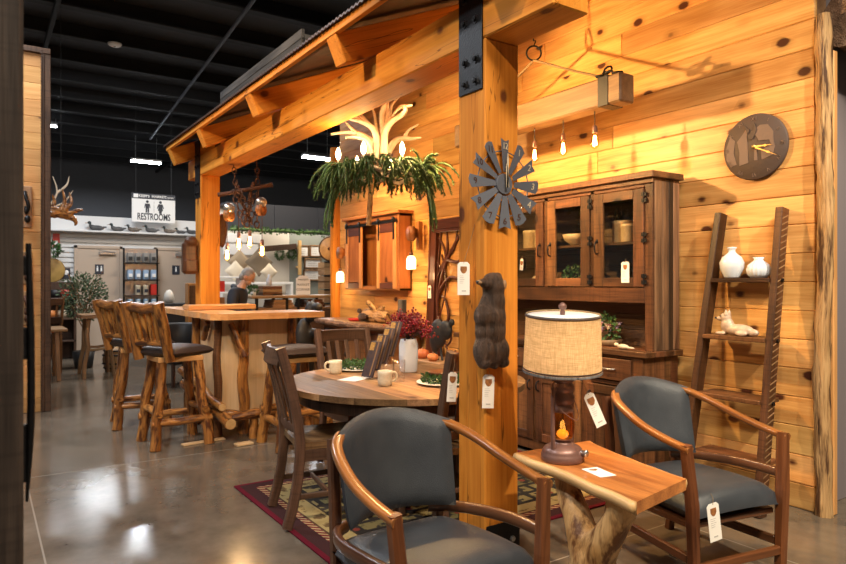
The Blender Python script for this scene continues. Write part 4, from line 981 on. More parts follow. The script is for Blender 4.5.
obj('panels', q, MAPLE, BR)
for x, y, r0, m in ((x0+.02, y0+.02, .036, BARN), (-.075, y0+.01, .048, LOGW), (x1, y0+.01, .040, LOGW), (x0, y1, .045, LOGW), (x1, y1, .04, LOGW)):
    q = MB(); q.log((x, y, 0), (x, y, 1.066), r0*1.05, r0*.95, 12, .16, .015, 14); obj('upright_log', q, m, BR)
q = MB(); q.log((-.20, y0-.005, 1.02), (-.10, y0-.10, .72), .028, .030, 10, .1, .004); obj('brace', q, LOGW, BR)
q = MB(); q.log((x0-.02, y0+.20, 1.03), (x0-.02, y0+.34, .86), .026, .028, 10, .1, .004); obj('brace', q, LOGW, BR)
q = MB(); q.log((-.30, -.54, .17), (-.36, .75, .36), .052, .055, 12, .14, .02); obj('foot_rail', q, LOGW, BR)
q = MB(); q.log((-.33, -.40, .297), (-.40, .75, .50), .036, .04, 12, .14, .02); obj('foot_rail', q, LOGW, BR)
q = MB(); q.log((-.30, -.44, .20), (.62, -.47, .21), .042, .05, 12, .18, .02); obj('foot_rail', q, LOGW, BR)
for c, d, r_ in (((-.30, -.54, .17), (-.06, 1.29, .19), .046), ((-.33, -.40, .297), (-.07, 1.15, .20), .032)):
    c = V(c); d = V(d).normalized(); q = MB(); q.cyl(c-d*.004, c+d*.01, r_, 14); obj('cut_end', q, SAP, BR)
q = MB(); q.log((-.10, -.33, .19), (-.35, -.20, .22), .036, .036, 10, .14, .01); obj('foot_rail', q, LOGW, BR)
for x, y, r0, h in ((-.06, -.43, .038, .2), (.55, -.46, .05, .22), (-.345, -.05, .035, .25), (-.37, .58, .045, .3)):
    q = MB(); q.log((x, y, 0), (x, y, h), r0*1.1, r0, 10, .16, .01); obj('rail_stub', q, LOGW, BR)
q = MB(); q.bx(1.69, 2.37, 6.62, 6.86, 1.121, 1.172, .008, 0); tag(obj('wood_slab', q, SLABT), 'orange wood slab lying on the bar top in front of the rear post', 'slab')
q = MB(); q.bx(-.075, .075, -.04, .04, 0, .02, .004); tag(obj('scrap_board', q, MAPLE, None, (1.88, 5.56, 0), .1), 'pale wood offcut lying on the floor before the bar', 'board')
q = MB(); q.bx(-.19, .19, -.03, .03, 0, .015, .004); tag(obj('scrap_board', q, MAPLE, None, (1.62, 5.84, 0), .12), 'long pale wood strip on the floor beside the near stool', 'board')

def stool(label, loc, rz, back=True, sw=0):
    A = thing('log_stool', label, 'stool', loc, rz, None); h = .73; s0, s1 = .15, .225
    for sx in (-1, 1):
        for sy in (-1, 1):
            q = MB(); q.log((sx*s1, sy*s1, 0), (sx*s0, sy*s0, h), .046, .040, 12, .15, .012, 10); obj('leg', q, LOGW, A)
    for z, ax in ((.22, 0), (.30, 1)):
        for s in (-1, 1):
            e = s1-(s1-s0)*z/h; q = MB()
            a, b = ((-e-.05, s*e, z), (e+.05, s*e, z)) if ax == 0 else ((s*e, -e-.05, z), (s*e, e+.05, z))
            q.log(a, b, .030, .032, 10, .12, .008, 8); obj('rung', q, LOGW, A)
    q = MB(); q.bx(-.19, .19, -.19, .19, .72, .765, .006); obj('seat_frame', q, PINEP, A)
    n0 = set(A.children)
    q = pad(lambda u, v: (-.235+.47*v, .235*-u, .80+.018*(1-u*u)*(1-(2*v-1)**2)), 18, 18, .042); obj('seat', q, BROWNL, A)
    if back:
        for s in (-1, 1):
            q = MB(); q.log((-.215, s*.19, .74), (-.335, s*.20, 1.23), .042, .046, 12, .12, .008, 10); obj('back_post', q, LOGW, A)
        q = MB(); q.log((-.32, -.21, 1.185), (-.32, .21, 1.185), .042, .042, 12, .12, .008, 8); obj('top_rail', q, LOGW, A)
        q = MB(); q.log((-.245, -.2, .89), (-.245, .2, .89), .034, .034, 12, .12, .008, 8); obj('lower_rail', q, LOGW, A)
        for k in range(4):
            y = -.115+k*.23/3; q = MB(); q.log((-.25, y, .89), (-.315, y*1.05, 1.18), .024, .026, 10, .14, .006, 8); obj('spindle', q, LOGW, A)
    for ch in set(A.children)-n0: ch.rotation_euler = (0, 0, sw)
    return A
s1_ = stool('log bar stool with brown leather seat nearest the camera at the left of the bar', (1.415, 6.0, 0), math.radians(3), True, math.radians(24))
dup(s1_, (1.32, 6.98, 0), math.radians(-6), 'log bar stool with a brown leather seat behind the nearest stool')
stool('backless log stool with brown leather seat behind the left dining chair', (2.27, 5.36, 0), math.radians(90), False)
# ------------------------------------------------------------------ antler chandelier
CX, CY, CZ = 2.60, 4.45, 2.20
A = thing('antler_chandelier', 'antler chandelier wreathed in green spruce garland over the round table', 'chandelier', (CX, CY, CZ))
def antler(base, tip, side, n, r0, seed, bow=.1):
    random.seed(seed); q = MB(); base = V(base); tip = V(tip); d = tip-base; sd = V(side)
    P = [base, base.lerp(tip, .3)+sd*bow*.7, base.lerp(tip, .65)+sd*bow, tip]
    q.tube(P, [r0, r0*.85, r0*.62, r0*.15], 9, 6, .12)
    for k in range(n):
        t = .22+.62*k/max(1, n-1); p = base.lerp(tip, t)+sd*bow*math.sin(t*PI)*.95; o = (sd*random.uniform(.6, 1)+V((random.uniform(-.3, .3), random.uniform(-.3, .3), .8))).normalized()*random.uniform(.13, .22)
        q.tube([p, p+o*.5-sd*.01, p+o+V((0, 0, .04))], [r0*.6, r0*.45, r0*.1], 8, 5, .1)
    return q
R8 = V((.83, -.558, 0)); F8 = V((.558, .83, 0))
AL = [[[(395,372),(405,290),(388,220),(335,185),(262,168),(190,155)],[(335,185),(275,145),(210,122)],[(300,172),(270,150),(245,150)]],
      [[(378,372),(388,295),(352,245),(292,217),(222,213),(150,222)],[(292,217),(258,188),(232,160)]],
      [[(372,345),(358,295),(312,272),(250,276)],[(312,272),(305,240)]],
      [[(418,345),(402,235),(352,162),(312,112),(275,85)],[(402,235),(390,165),(380,100),(350,35)]],
      [[(432,350),(436,230),(430,135),(440,90),(452,45),(458,105),(446,180)],[(450,190),(470,150),(482,82),(525,35)]],
      [[(442,350),(446,245),(482,182),(532,150),(556,122),(540,104),(510,128),(488,158)],[(540,108),(590,100)]],
      [[(456,325),(500,260),(545,246),(590,244),(635,237)],[(545,246),(568,202),(620,170)]]]
for i, br in enumerate(AL):
    q = MB(); d0 = (-.05, .05, -.08, .10, .0, -.06, .06)[i]
    for j, pl in enumerate(br):
        def w3(p, k): return R8*((300+p[0]/5.27-381)/128) + F8*(d0*(1+.9*k)) + V((0, 0, (180-(90+p[1]/5.27))/128))
        m_ = len(pl); r0 = .031 if j == 0 else .020
        q.tube([w3(p, k/(m_-1) if j == 0 else .5) for k, p in enumerate(pl)], [r0*(1-.72*k/(m_-1)) for k in range(m_)], 9, 5, .12)
    obj('antler', q, ANTLER, A)
random.seed(5)
q = MB(); q.log(-R8*.07+V((0, 0, .1)), -R8*.1+V((0, 0, -.36)), .021, .02, 10, .1, .01); obj('stem', q, LOGP, A)
q = MB(); q.tube([(math.cos(i*PI/12)*.30, math.sin(i*PI/12)*.30, .03+.02*math.sin(i*2.2)) for i in range(24)], .016, 8, 2, .15, closed=True)
for k in range(4):
    a = k*PI/2+.3; q.tube([(0, 0, .04), (math.cos(a)*.30, math.sin(a)*.30, .03)], .012, 6)
obj('antler_ring', q, ANTLER, A)
q = MB()
def chain(mb, p0, p1, r=.014, w=.0035):
    p0 = V(p0); p1 = V(p1); n = max(2, int((p1-p0).length/(r*2.4))); d = (p1-p0).normalized(); s = d.cross(V((.3, .9, .1))).normalized(); u = d.cross(s)
    for i in range(n):
        c = p0.lerp(p1, (i+.5)/n); a = s if i % 2 else u
        mb.tube([c+d*math.cos(t*PI/4)*r*1.5+a*math.sin(t*PI/4)*r for t in range(8)], w, 5, closed=True)
chain(q, (0, 0, .1), (0, 0, 1.05)); obj('chain', q, RUST, A)
# candle bulbs
for k, off in enumerate((-R8*.33-F8*.06, -R8*.115-F8*.28, R8*.17-F8*.26, R8*.05+F8*.34, -R8*.22+F8*.30)):
    q = MB(); q.lathe([(.012, 0), (.014, .01), (.011, .012), (.011, .085), (.001, .086)], 12, off+V((0, 0, .06))); s = obj('candle_socket', q, CREAMC, A)
    q = MB(); q.lathe([(.009, .085), (.018, .105), (.021, .125), (.015, .152), (.006, .172), (.001, .18)], 14, off+V((0, 0, .06))); obj('bulb', q, CANDLE, s)
    pt_ = point('chandelier_lamp', (CX+off.x, CY+off.y, CZ+.19+.10), (3.5, 3.5, 4, 4, 4)[k], WARM, .025)
# garland
q = MB()
def frond(mb, p, d, L):
    pts = [V(p)]; dd = V(d).normalized(); n = 7
    for i in range(n):
        dd = (dd + V((random.uniform(-.1, .1), random.uniform(-.1, .1), -.30))).normalized(); pts.append(pts[-1]+dd*L/n)
    r_ = random.random(); mb.tube(pts, [.006]+[.008]*4+[.007, .005, .002], 5, 0, .25, r_)
    for i in range(n):
        for k in range(13):
            t = random.random(); c = pts[i].lerp(pts[i+1], t); ax = (pts[i+1]-pts[i]).normalized(); s = V((random.gauss(0, 1), random.gauss(0, 1), random.gauss(0, 1))); s = (s-ax*s.dot(ax)).normalized()
            e = c + (s*.75+ax*.7)*.032; w = ax.cross(s)*.0038; mb.add([c-w, c+w, e], [[0, 1, 2]], None, random.random())
for k in range(44):
    a = 2*PI*k/44+random.uniform(-.08, .08); o = V((math.cos(a), math.sin(a), 0)); base = o*random.uniform(.18, .31)+V((0, 0, random.uniform(.0, .07)))
    st = random.uniform(.7, 1.15); tip = base + o*.11*st + V((0, 0, .02)) + V((-o.y, o.x, 0))*random.uniform(-.1, .1)
    dr = (R8.dot(o)); big = 1.25 if abs(dr) > .6 else .85
    q.tube([base-o*.15, base+V((0, 0, .05)), tip], .006, 6, 3, r=.1)
    for j in range(6):
        p = base.lerp(tip, j/5)+V((0, 0, .03)); s = V((-o.y, o.x, 0))*random.uniform(-1.3, 1.3)
        frond(q, p, o*random.uniform(.3, 1)+s*.8+V((0, 0, random.uniform(-.2, .5))), random.uniform(.11, .24)*big)
for k in range(22):
    s = 1 if k % 2 else -1; base = (R8*(s*.34) + F8*random.uniform(-.14, .14)) + V((0, 0, -.04)); frond(q, base, R8*s*.25+F8*random.uniform(-.5, .5)+V((0, 0, -.4)), random.uniform(.26, .38))
for k in range(14):
    base = R8*(.30+.06*random.random())+F8*random.uniform(-.3, -.1)+V((0, 0, .03)); frond(q, base, V((random.uniform(-.4, .4), random.uniform(-.4, .4), 1)), random.uniform(.12, .2))
obj('garland', q, NEEDLE, A)

# ------------------------------------------------------------------ hanging timber light
A = thing('beam_pendant', 'hewn timber pendant light with three bare filament bulbs over the hutch', 'lamp', (3.675, 3.85, 2.73))
q = MB(); q.bx(-.075, .075, -.89, 1.0, -.1, .1, .012, 1); obj('timber', q, OAK, A)
for y in (-.74, .85):
    q = MB(); q.bx(-.079, .079, y-.045, y+.045, -.104, -.1); q.bx(-.079, -.075, y-.045, y+.045, -.104, .104); q.bx(.075, .079, y-.045, y+.045, -.104, .104); q.bx(-.079, .079, y-.045, y+.045, .1, .104); s = obj('strap', q, BLACKM, A)
    q = MB(); chain(q, (0, y-.10, .12), (0, y+.12, .14), .026, .009); chain(q, (.02, y+.1, .13), (.0, y+.0, .18), .024, .008); obj('chain', q, BLACKM, s)
q = MB(); q.tube([(math.sin(i*PI/10)*.058*.83, -math.sin(i*PI/10)*.058*.56+.03, .50+math.cos(i*PI/10)*.058) for i in range(20)], .007, 8, closed=True); obj('ring', q, BLACKM, A)
q = MB(); q.tube([(0, .03, .56), (.01, .02, .60), (-.01, .03, .63), (0, .03, 1.0)], .005, 6, 3); obj('hook', q, BLACKM, A)
q = MB()
for e in ((0, -.64, .14), (0, .84, .14)): q.tube([(0, .03, .445), V(e)*.5+V((0, 0, .21)), e], .009, 8, 4, .15)
obj('rope', q, ROPE, A)
for y in (0.02, -.29, -.60):
    q = MB(); q.cyl((0, y, -.1), (0, y, -.205), .004, 6); c = obj('cord', q, BLACKP, A)
    q = MB(); q.lathe([(.001, -.20), (.012, -.202), (.018, -.212), (.02, -.25), (.018, -.258), (.001, -.258)], 14, (0, y, 0)); obj('socket', q, COPPER, c)
    q = MB(); q.lathe([(.014, -.258), (.018, -.275), (.03, -.305), (.034, -.33), (.028, -.355), (.012, -.37), (.001, -.373)], 18, (0, y, 0)); obj('bulb_glass', q, FILA, c)
    q = MB()
    for k in range(5):
        a = k*2*PI/5; q.tube([(math.cos(a)*.006, y+math.sin(a)*.006, -.275), (math.cos(a)*.014, y+math.sin(a)*.014, -.345)], .0035, 5)
    obj('filament', q, BULB, c)
    point('filament_lamp', (3.675, 3.85+y, 2.40), 5, WARM, .025)

# ------------------------------------------------------------------ block and tackle light by the rear post
A = thing('pulley_pendant', 'rustic iron pulley pendant with four filament bulbs beside the rear post', 'lamp', (2.30, 6.72, 2.32))
q = MB(); chain(q, (-.10, .03, .02), (-.12, .05, .33), .022, .006); chain(q, (.12, -.02, .05), (.10, -.03, .33), .022, .006)
for k in range(4): chain(q, (-.14+.09*k, 0, .03), (-.05+.05*k, -.03, -.32-.03*(k % 2)), .026, .008)
chain(q, (-.16, 0, .02), (.08, 0, -.12), .024, .007); chain(q, (.14, 0, .06), (-.05, .02, -.22), .024, .007); obj('chains', q, RUST, A)
q = MB(); q.log((-.26, .12, -.02), (.24, -.12, .10), .022, .02, 8, .2, .01); q.log((-.1, .05, .12), (.05, 0, -.3), .018, .018, 8, .2, .02); q.log((.08, .0, .12), (-.02, 0, -.3), .018, .018, 8, .2, .02); obj('iron_yoke', q, RUST, A)
for x, y, z in ((-.15, .1, -.15), (.13, -.08, -.09)):
    q = MB(); q.ell((x, y, z), (.06, .05, .055)); p = obj('pulley_cap', q, STEEL, A)
    q = MB(); q.lathe([(.001, -.024), (.068, -.024), (.055, 0), (.068, .024), (.001, .024)], 20, (x, y, z-.075), (rot('Z', -55) @ rot('Y', 90)).to_3x3(), True); obj('pulley_wheel', q, CABW, p)
for x, y, z in ((-.17, .1, -.60), (-.06, .06, -.48), (.03, -.02, -.46), (.14, -.08, -.56)):
    q = MB(); q.cyl((x, y, -.15), (x, y, z+.08), .004, 6); c = obj('cord', q, RUST, A)
    q = MB(); q.lathe([(.014, z+.02), (.018, z+.03), (.018, z+.08), (.001, z+.085)], 12, (x, y, 0)); obj('socket', q, COPPER, c)
    q = MB(); q.lathe([(.001, z-.11), (.016, z-.10), (.032, z-.06), (.030, z-.03), (.016, z+.015)], 16, (x, y, 0)); obj('bulb_glass', q, FILA, c)
    q = MB()
    for k in range(4):
        a = k*PI/2; q.tube([(x+math.cos(a)*.008, y+math.sin(a)*.008, z+.01), (x+math.cos(a)*.014, y+math.sin(a)*.014, z-.08)], .005, 5)
    obj('filament', q, BULB, c)
point('filament_lamp', (2.25, 6.75, 1.72), 14, WARM, .08)

# ------------------------------------------------------------------ pulley sconces by the wall cabinet
def sconce(loc, label):
    A = thing('pulley_sconce', label, 'lamp', loc)
    q = MB(); q.lathe([(.001, -.02), (.085, -.02), (.075, 0), (.085, .02), (.001, .02)], 20, (0, 0, .16), rot('Y', 90).to_3x3()); obj('pulley_wheel', q, CABW, A)
    q = MB(); q.bx(.08, .14, -.03, .03, -.02, .30, .006, 2); q.bx(-.02, .10, -.012, .012, .12, .22); obj('back_board', q, CABW, A)
    q = MB(); q.cyl((0, -.0, .12), (0, 0, -.06), .004, 6); obj('cord', q, RUST, A)
    q = MB(); q.lathe([(.014, -.09), (.022, -.085), (.022, -.055), (.001, -.05)], 14); obj('cap', q, COPPER, A)
    q = MB(); q.lathe([(.001, -.24), (.052, -.24), (.054, -.23), (.054, -.13), (.04, -.10), (.02, -.09)], 18); obj('jar_shade', q, FROST, A)
    point('sconce_lamp', (loc[0]-.09, loc[1]-.02, loc[2]-.30), 4, WARM, .04)
sconce((4.02, 6.22, 1.785), 'lit glass jar pulley sconce at the right of the wall cabinet')
sconce((4.07, 8.08, 1.635), 'lit glass jar pulley sconce at the left of the wall cabinet')

# ------------------------------------------------------------------ wall cabinet with sliding barn doors
K = thing('wall_cabinet', 'rustic orange wall cabinet with two sliding barn doors on the far pine wall', 'cabinet', (4.195, 7.155, 1.30))
ya, yb_ = -.675, .675
q = MB(); q.bx(-.165, 0, ya, ya+.025, 0, .90, .003, 2); q.bx(-.165, 0, yb_-.025, yb_, 0, .90, .003, 2); q.bx(-.165, 0, ya, yb_, 0, .03, .003, 1); q.bx(-.165, 0, ya, yb_, .87, .90, .003, 1); q.bx(-.02, 0, ya, yb_, .03, .87, .002, 2)
q.bx(-.175, -.155, ya, ya+.05, 0, .9, .003, 2); q.bx(-.175, -.155, yb_-.06, yb_, 0, .9, .003, 2); q.bx(-.175, -.155, ya+.05, yb_-.06, .84, .9, .003, 1); q.bx(-.175, -.155, ya+.05, yb_-.06, 0, .05, .003, 1); obj('case', q, CABW, K)
q = MB(); q.bx(-.21, 0, ya-.04, yb_+.04, .90, .935, .005, 1); obj('crown', q, CABW, K)
q = MB(); q.bx(-.195, -.187, ya+.02, yb_-.02, .80, .83, .001); obj('track', q, BLACKM, K)
for a, b in ((ya+.05, ya+.50), (yb_-.47, yb_-.02)):
    q = MB(); w = .075; q.bx(-.187, -.169, a, a+w, .02, .80, .003, 2); q.bx(-.187, -.169, b-w, b, .02, .80, .003, 2); d = obj('barn_door', q, SLABT, K)
    q = MB(); q.bx(-.187, -.169, a+w, b-w, .02, .09, .003, 1); obj('door_rail', q, DOORW, d); q = MB(); q.bx(-.187, -.169, a+w, b-w, .69, .80, .003, 1); obj('door_rail', q, DOORW, d)
    q = MB(); q.bx(-.181, -.171, a+w, b-w, .1, .7, .001, 2); obj('door_panel', q, CABW, d)
    for y in (a+.05, b-.05):
        q = MB(); q.bx(-.193, -.187, y-.018, y+.018, .60, .83, .001); q.lathe([(.001, -.006), (.03, -.006), (.03, .006), (.001, .006)], 14, (-.197, y, .835), rot('Y', 90).to_3x3()); obj('hanger', q, BLACKM, d)

# ------------------------------------------------------------------ live edge sideboard below it
K = thing('sideboard', 'live edge sideboard with a bark rimmed top under the wall cabinet', 'table', (3.95, 7.1, 0))
E1 = [(-.22-.10*math.sin(i/14*PI)**.5 + .02*noise.noise(V((i*.6, 2, 0))), -.98+1.96*i/14) for i in range(15)]
q = MB(); q.prism([(x, y) for x, y in E1] + [(.23, .98), (.23, -.98)], .045, Mx(((1, 0, 0, 0), (0, 0, 1, 0), (0, 1, 0, .875), (0, 0, 0, 1))), ax=1); obj('top', q, TABLET, K)
q = MB(); q.tube([(x-.006, y, .89) for x, y in E1], .034, 8, 3, .25); obj('bark_edge', q, BARK, K)
q = MB(); q.bx(-.16, .22, -.85, .9, .1, .86, .006, 1); obj('cabinet_body', q, CABW, K)
for k in range(3):
    q = MB(); q.bx(-.18, -.16, -.82+k*.57, -.82+k*.57+.54, .15, .8, .004, 2); d = obj('door', q, BARN, K)
    q = MB(); q.ell((-.19, -.82+k*.57+.48, .5), (.012, .012, .03)); obj('knob', q, BLACKM, d)
for x in (-.14, .2):
    for y in (-.8, .85): q = MB(); q.bx(x-.03, x+.03, y-.03, y+.03, 0, .1); obj('leg', q, BARN, K)
ZS = .921
q = MB(); q.log((0, -.28, .07), (.03, .30, .08), .07, .08, 14, .15, .02); q.log((.0, .0, .12), (-.03, .18, .24), .035, .03, 10, .15, .01); q.log((-.02, -.05, .12), (-.02, -.2, .20), .03, .02, 10, .15, .01); tag(obj('driftwood', remesh(q, .012, 1), LOGB, None, (3.88, 6.75, ZS)), 'pale driftwood log ornament on the sideboard', 'ornament')
q = MB(); q.lathe([(.001, 0), (.08, 0), (.10, .03), (.095, .03), (.07, .008), (.001, .008)], 20); tag(obj('red_bowl', q, RED, None, (3.85, 7.22, ZS)), 'small red dish at the left of the driftwood on the sideboard', 'bowl')
q = MB(); q.ell((0, 0, .06), (.05, .09, .05)); q.ell((0, .08, .13), (.03, .035, .032)); q.ell((-.0, .125, .12), (.012, .025, .008)); q.ell((0, -.1, .08), (.02, .04, .012)); tag(obj('wooden_duck', remesh(q, .009, 1), BEARM, None, (3.80, 6.95, ZS)), 'dark wooden duck standing by the driftwood on the sideboard', 'ornament')
q = MB(); q.bx(-.03, .03, -.05, .05, 0, .28, .006, 2); tag(obj('upright_board', q, GREYW, None, (3.95, 6.30, ZS)), 'grey upright board standing at the right end of the sideboard', 'board')
q = MB(); q.ell((0, 0, .62), (.14, .10, .30)); q.ell((.06, -.1, 1.0), (.10, .09, .14)); q.ell((.1, -.2, 1.06), (.07, .10, .07)); q.ell((0, .02, .3), (.15, .13, .32)); q.ell((.1, -.12, .72), (.06, .14, .06))
for s in (-1, 1): q.ell((.06+s*.05, -.04, 1.14), (.03, .03, .03)); q.ell((s*.08, -.05, .06), (.06, .12, .06))
tag(obj('bear_statue', remesh(q, .02), BLACKP, None, (3.62, 8.25, 0)), 'black standing bear statue at the left end of the sideboard', 'statue')

# ------------------------------------------------------------------ carved door leaning on the wall
K = thing('carved_door', 'dark carved wooden door with openwork tree branches leaning on the pine wall', 'door', (4.12, 5.64, 0))
Ml = rot('Y', 2.2); w0 = .43
def dm(): q = MB(); q.M = Ml; return q
q = dm(); q.bx(-.03, .03, w0-.12, w0, 0, 2.09, .01, 2); q.bx(-.03, .03, -w0, -w0+.12, 0, 2.09, .01, 2); q.bx(-.03, .03, -w0, w0, 1.97, 2.09, .01, 1); q.bx(-.03, .03, -w0, w0, 0, .2, .01, 1); obj('frame', q, DOORW, K)
q = dm(); q.bx(-.04, .04, w0-.025, w0-.0, 0, 2.09, .008, 2); q.bx(-.04, .04, w0-.14, w0-.12, .2, 1.97, .006, 2); q.bx(-.04, .04, -w0+.12, w0-.12, 1.94, 1.97, .006, 1); obj('moulding', q, DOORW, K)
q = dm()
for P, r_ in (([(0, .24, .2), (0, .22, .7), (0, .27, 1.2), (0, .14, 1.6), (0, -.10, 1.9)], .03), ([(0, .27, 1.1), (0, .29, 1.5), (0, .24, 1.95)], .02), ([(0, .25, 1.3), (0, .05, 1.45), (0, -.2, 1.4)], .02), ([(0, .2, 1.52), (0, .12, 1.75), (0, .14, 1.95)], .018), ([(0, .12, 1.62), (0, .2, 1.8), (0, .30, 1.9)], .015), ([(0, .23, .8), (0, .06, 1.0), (0, .12, 1.2), (0, .2, 1.25)], .02), ([(0, .1, 1.64), (0, -.1, 1.62), (0, -.28, 1.8)], .02), ([(0, .28, .4), (0, .16, .6), (0, .25, .9), (0, .12, 1.35), (0, .22, 1.7)], .016), ([(0, .3, 1.4), (0, .18, 1.62), (0, .0, 1.75), (0, -.05, 1.95)], .016), ([(0, .2, .95), (0, .3, 1.15), (0, .18, 1.4), (0, .28, 1.62)], .013), ([(0, .06, 1.0), (0, .14, .86), (0, .05, .6), (0, .16, .35)], .014), ([(0, .23, .55), (0, .3, .8), (0, .3, 1.05)], .015), ([(0, -.2, .2), (0, -.22, .8), (0, -.15, 1.2), (0, -.28, 1.6), (0, -.2, 1.95)], .03), ([(0, .08, 1.0), (0, .0, .8), (0, .1, .7)], .014)): q.tube(P, [r_, r_*.9] + [r_*.6]*(len(P)-2), 8, 5, .1)
obj('carved_branches', q, DOORW, K)
price_tag((4.118, 6.00, 1.36), -PI/2+.15, 'small white price tag hanging on the carved door', .05, .14, 0, (0, .03, .03))
t = thing('turkey_figure', 'dark iron bird figure standing on a low bench before the carved door', 'figure', (3.76, 5.30, .631))
q = MB(); q.ell((0, .02, .26), (.05, .13, .15)); q.ell((0, -.10, .30), (.04, .10, .10)); q.ell((0, -.20, .38), (.025, .035, .04)); q.ell((0, .08, .18), (.04, .08, .12)); obj('body', remesh(q, .012), BLACKP, t)
for y in (-.03, .05): q = MB(); q.tube([(0, y, .16), (0, y+.01, .08), (0, y-.02, 0)], .012, 6, 3); obj('leg', q, BLACKP, t)
t = thing('low_bench', 'low brown bench before the carved door holding pumpkins', 'bench', (3.78, 5.43, 0))
q = MB(); q.bx(-.18, .18, -.36, .36, .585, .63, .008, 1); obj('seat', q, OAK, t)
for x in (-.14, .14):
    for y in (-.32, .32): q = MB(); q.bx(x-.025, x+.025, y-.025, y+.025, 0, .585); obj('leg', q, OAK, t)
for x, y, r_, lb in ((-.08, .27, .07, 'orange pumpkin left of the iron bird figure'), (-.125, .02, .055, 'orange pumpkin in front of the iron bird figure'), (.04, -.12, .07, 'orange pumpkin right of the iron bird figure')):
    t = thing('pumpkin', lb, 'pumpkin', (3.78+x, 5.25+y, .631)); q = MB(); q.lathe([(.001, .01), (r_*.6, 0), (r_, r_*.6), (r_*.9, r_*1.1), (r_*.4, r_*1.35), (.001, r_*1.25)], 32, flute=.07, fk=8); obj('flesh', q, TERRA, t)
    q = MB(); q.tube([(0, 0, r_*1.2), (.005, 0, r_*1.6)], [.01, .006], 6); obj('stem', q, OAK, t)
# ------------------------------------------------------------------ shop behind: left side
def hookplaque(z, hh, label, k):
    A = thing('hook_plaque', label, 'plaque', (.405, 8.195, z))
    q = MB(); q.bx(-.055, .055, -.025, 0, -hh/2, hh/2, .02, 2); obj('board', q, OAK, A)
    q = MB(); q.tube([(-.01, -.03, hh*.35), (-.01, -.08, hh*.25), (.02, -.09, 0), (0, -.05, -hh*.15), (0, -.03, 0)], .018, 8, 4); q.ell((.01, -.06, -hh*.3), (.03, .03, .04)); obj('iron_hook', q, RUST if k else BLACKM, A)
hookplaque(2.20, .44, 'wooden plaque with an iron hook, uppermost on the left pine partition', 0)
hookplaque(1.55, .34, 'wooden plaque with a dark hook, middle one on the left pine partition', 1)
hookplaque(1.12, .36, 'wooden plaque with a hook, lowest on the left pine partition', 1)

# restroom sign
A = thing('restroom_sign', 'white RESTROOMS sign with two figures above the duck shelf', 'sign', (3.03, 14.66, 2.93))
q = MB(); q.bx(-.43, .43, -.012, .012, -.28, .32, .004); obj('board', q, WHITE, A)
q = MB(); q.bx(-.43, .43, -.016, -.011, .205, .32, .001); hd = obj('header', q, INK, A)
SG = Mx(((1, 0, 0, 0), (0, 0, -1, -.014), (0, 1, 0, 0), (0, 0, 0, 1)))
q = MB(); q.text("KEIM'S  MARKET", .075, tr(-.03, -.004, .262) @ SG, .001, bold=.015); q.text('Center', .065, tr(.31, -.004, .26) @ SG, .001); q.bx(-.40, -.31, -.019, -.016, .225, .30, .004); obj('header_lettering', q, WHITE, hd)
q = MB(); q.text('RESTROOMS', .15, tr(0, -.001, -.17) @ SG @ Mx.Diagonal(V((.78, 1.3, 1, 1))), .001, bold=.024); obj('lettering', q, INK, A)
q = MB()
for x, fem in ((-.13, 0), (.13, 1)):
    q.lathe([(.001, -.003), (.028, -.003), (.028, .003), (.001, .003)], 16, (x, -.014, .15), rot('X', 90).to_3x3())
    P = [(-.045, .11), (.045, .11), (.062, .02), (.048, .015), (.036, .07), (.034, -.08), (.004, -.08), (.004, 0), (-.004, 0), (-.004, -.08), (-.034, -.08), (-.036, .07), (-.048, .015), (-.062, .02)]
    if fem: P = [(-.04, .11), (.04, .11), (.072, .02), (.058, .012), (.034, .06), (.054, -.03), (.028, -.03), (.026, -.09), (-.026, -.09), (-.028, -.03), (-.054, -.03), (-.034, .06), (-.058, .012), (-.072, .02)]
    q.prism(P, .003, tr(x, -.016, 0))
q.bx(-.002, .002, -.015, -.012, -.08, .16, 0); obj('figures', q, INK, A)
for x in (-.35, .35):
    q = MB(); q.cyl((x, 0, .32), (x, 0, 2.44), .004, 5); obj('hanging_wire', q, BLACKP, A)
# ducks
DB = plain('decoy_body', (.030, .032, .038), .6, var=.7, vs=9, c2=(.10, .095, .09)); DH = plain('decoy_head', (.012, .022, .022), .45); DBR = plain('decoy_brown', (.05, .03, .022), .6, var=.6, vs=12, c2=(.20, .165, .13))
def duck(loc, label, m, sc=1.0):
    A = thing('duck_decoy', label, 'decoy', loc, 0, None); A.scale = (sc, sc, sc)
    q = MB(); q.ell((.02, 0, .075), (.17, .075, .072)); q.ell((.19, 0, .10), (.07, .04, .025)); q.ell((-.10, 0, .10), (.07, .06, .06)); obj('body', remesh(q, .012, 0), m, A)
    q = MB(); q.ell((-.14, 0, .15), (.03, .03, .07)); q.ell((-.16, 0, .205), (.047, .035, .04)); h = obj('head', q, DH, A)
    q = MB(); q.ell((-.225, 0, .195), (.038, .018, .011)); obj('bill', q, OAK, h)
    return A
for i, (x, lb, m, s) in enumerate(((1.95, 'dark duck decoy at the far left of the white shelf', DB, 1.05), (2.34, 'second duck decoy from the left on the white shelf, left of the sign', DB, .95), (2.65, 'grey duck decoy under the left edge of the restroom sign', DBR, .9), (3.00, 'pale sided duck decoy under the middle of the restroom sign', DB, .92), (3.36, 'brown duck decoy with a pale side under the right end of the sign', DBR, .88), (3.60, 'small dark duck decoy in the cluster at the right end of the shelf', DB, .75), (3.84, 'dark duck decoy beside the rear timber post', DB, .9))):
    duck((x, 14.76, 2.436), lb, m, s*.74)
t = thing('arrow_sign', 'small red wall sign with a white arrow by the restroom wall corner', 'sign', (1.25, 14.885, 2.22))
q = MB(); q.bx(-.06, .06, -.006, .006, -.14, .14); obj('board', q, RED, t)
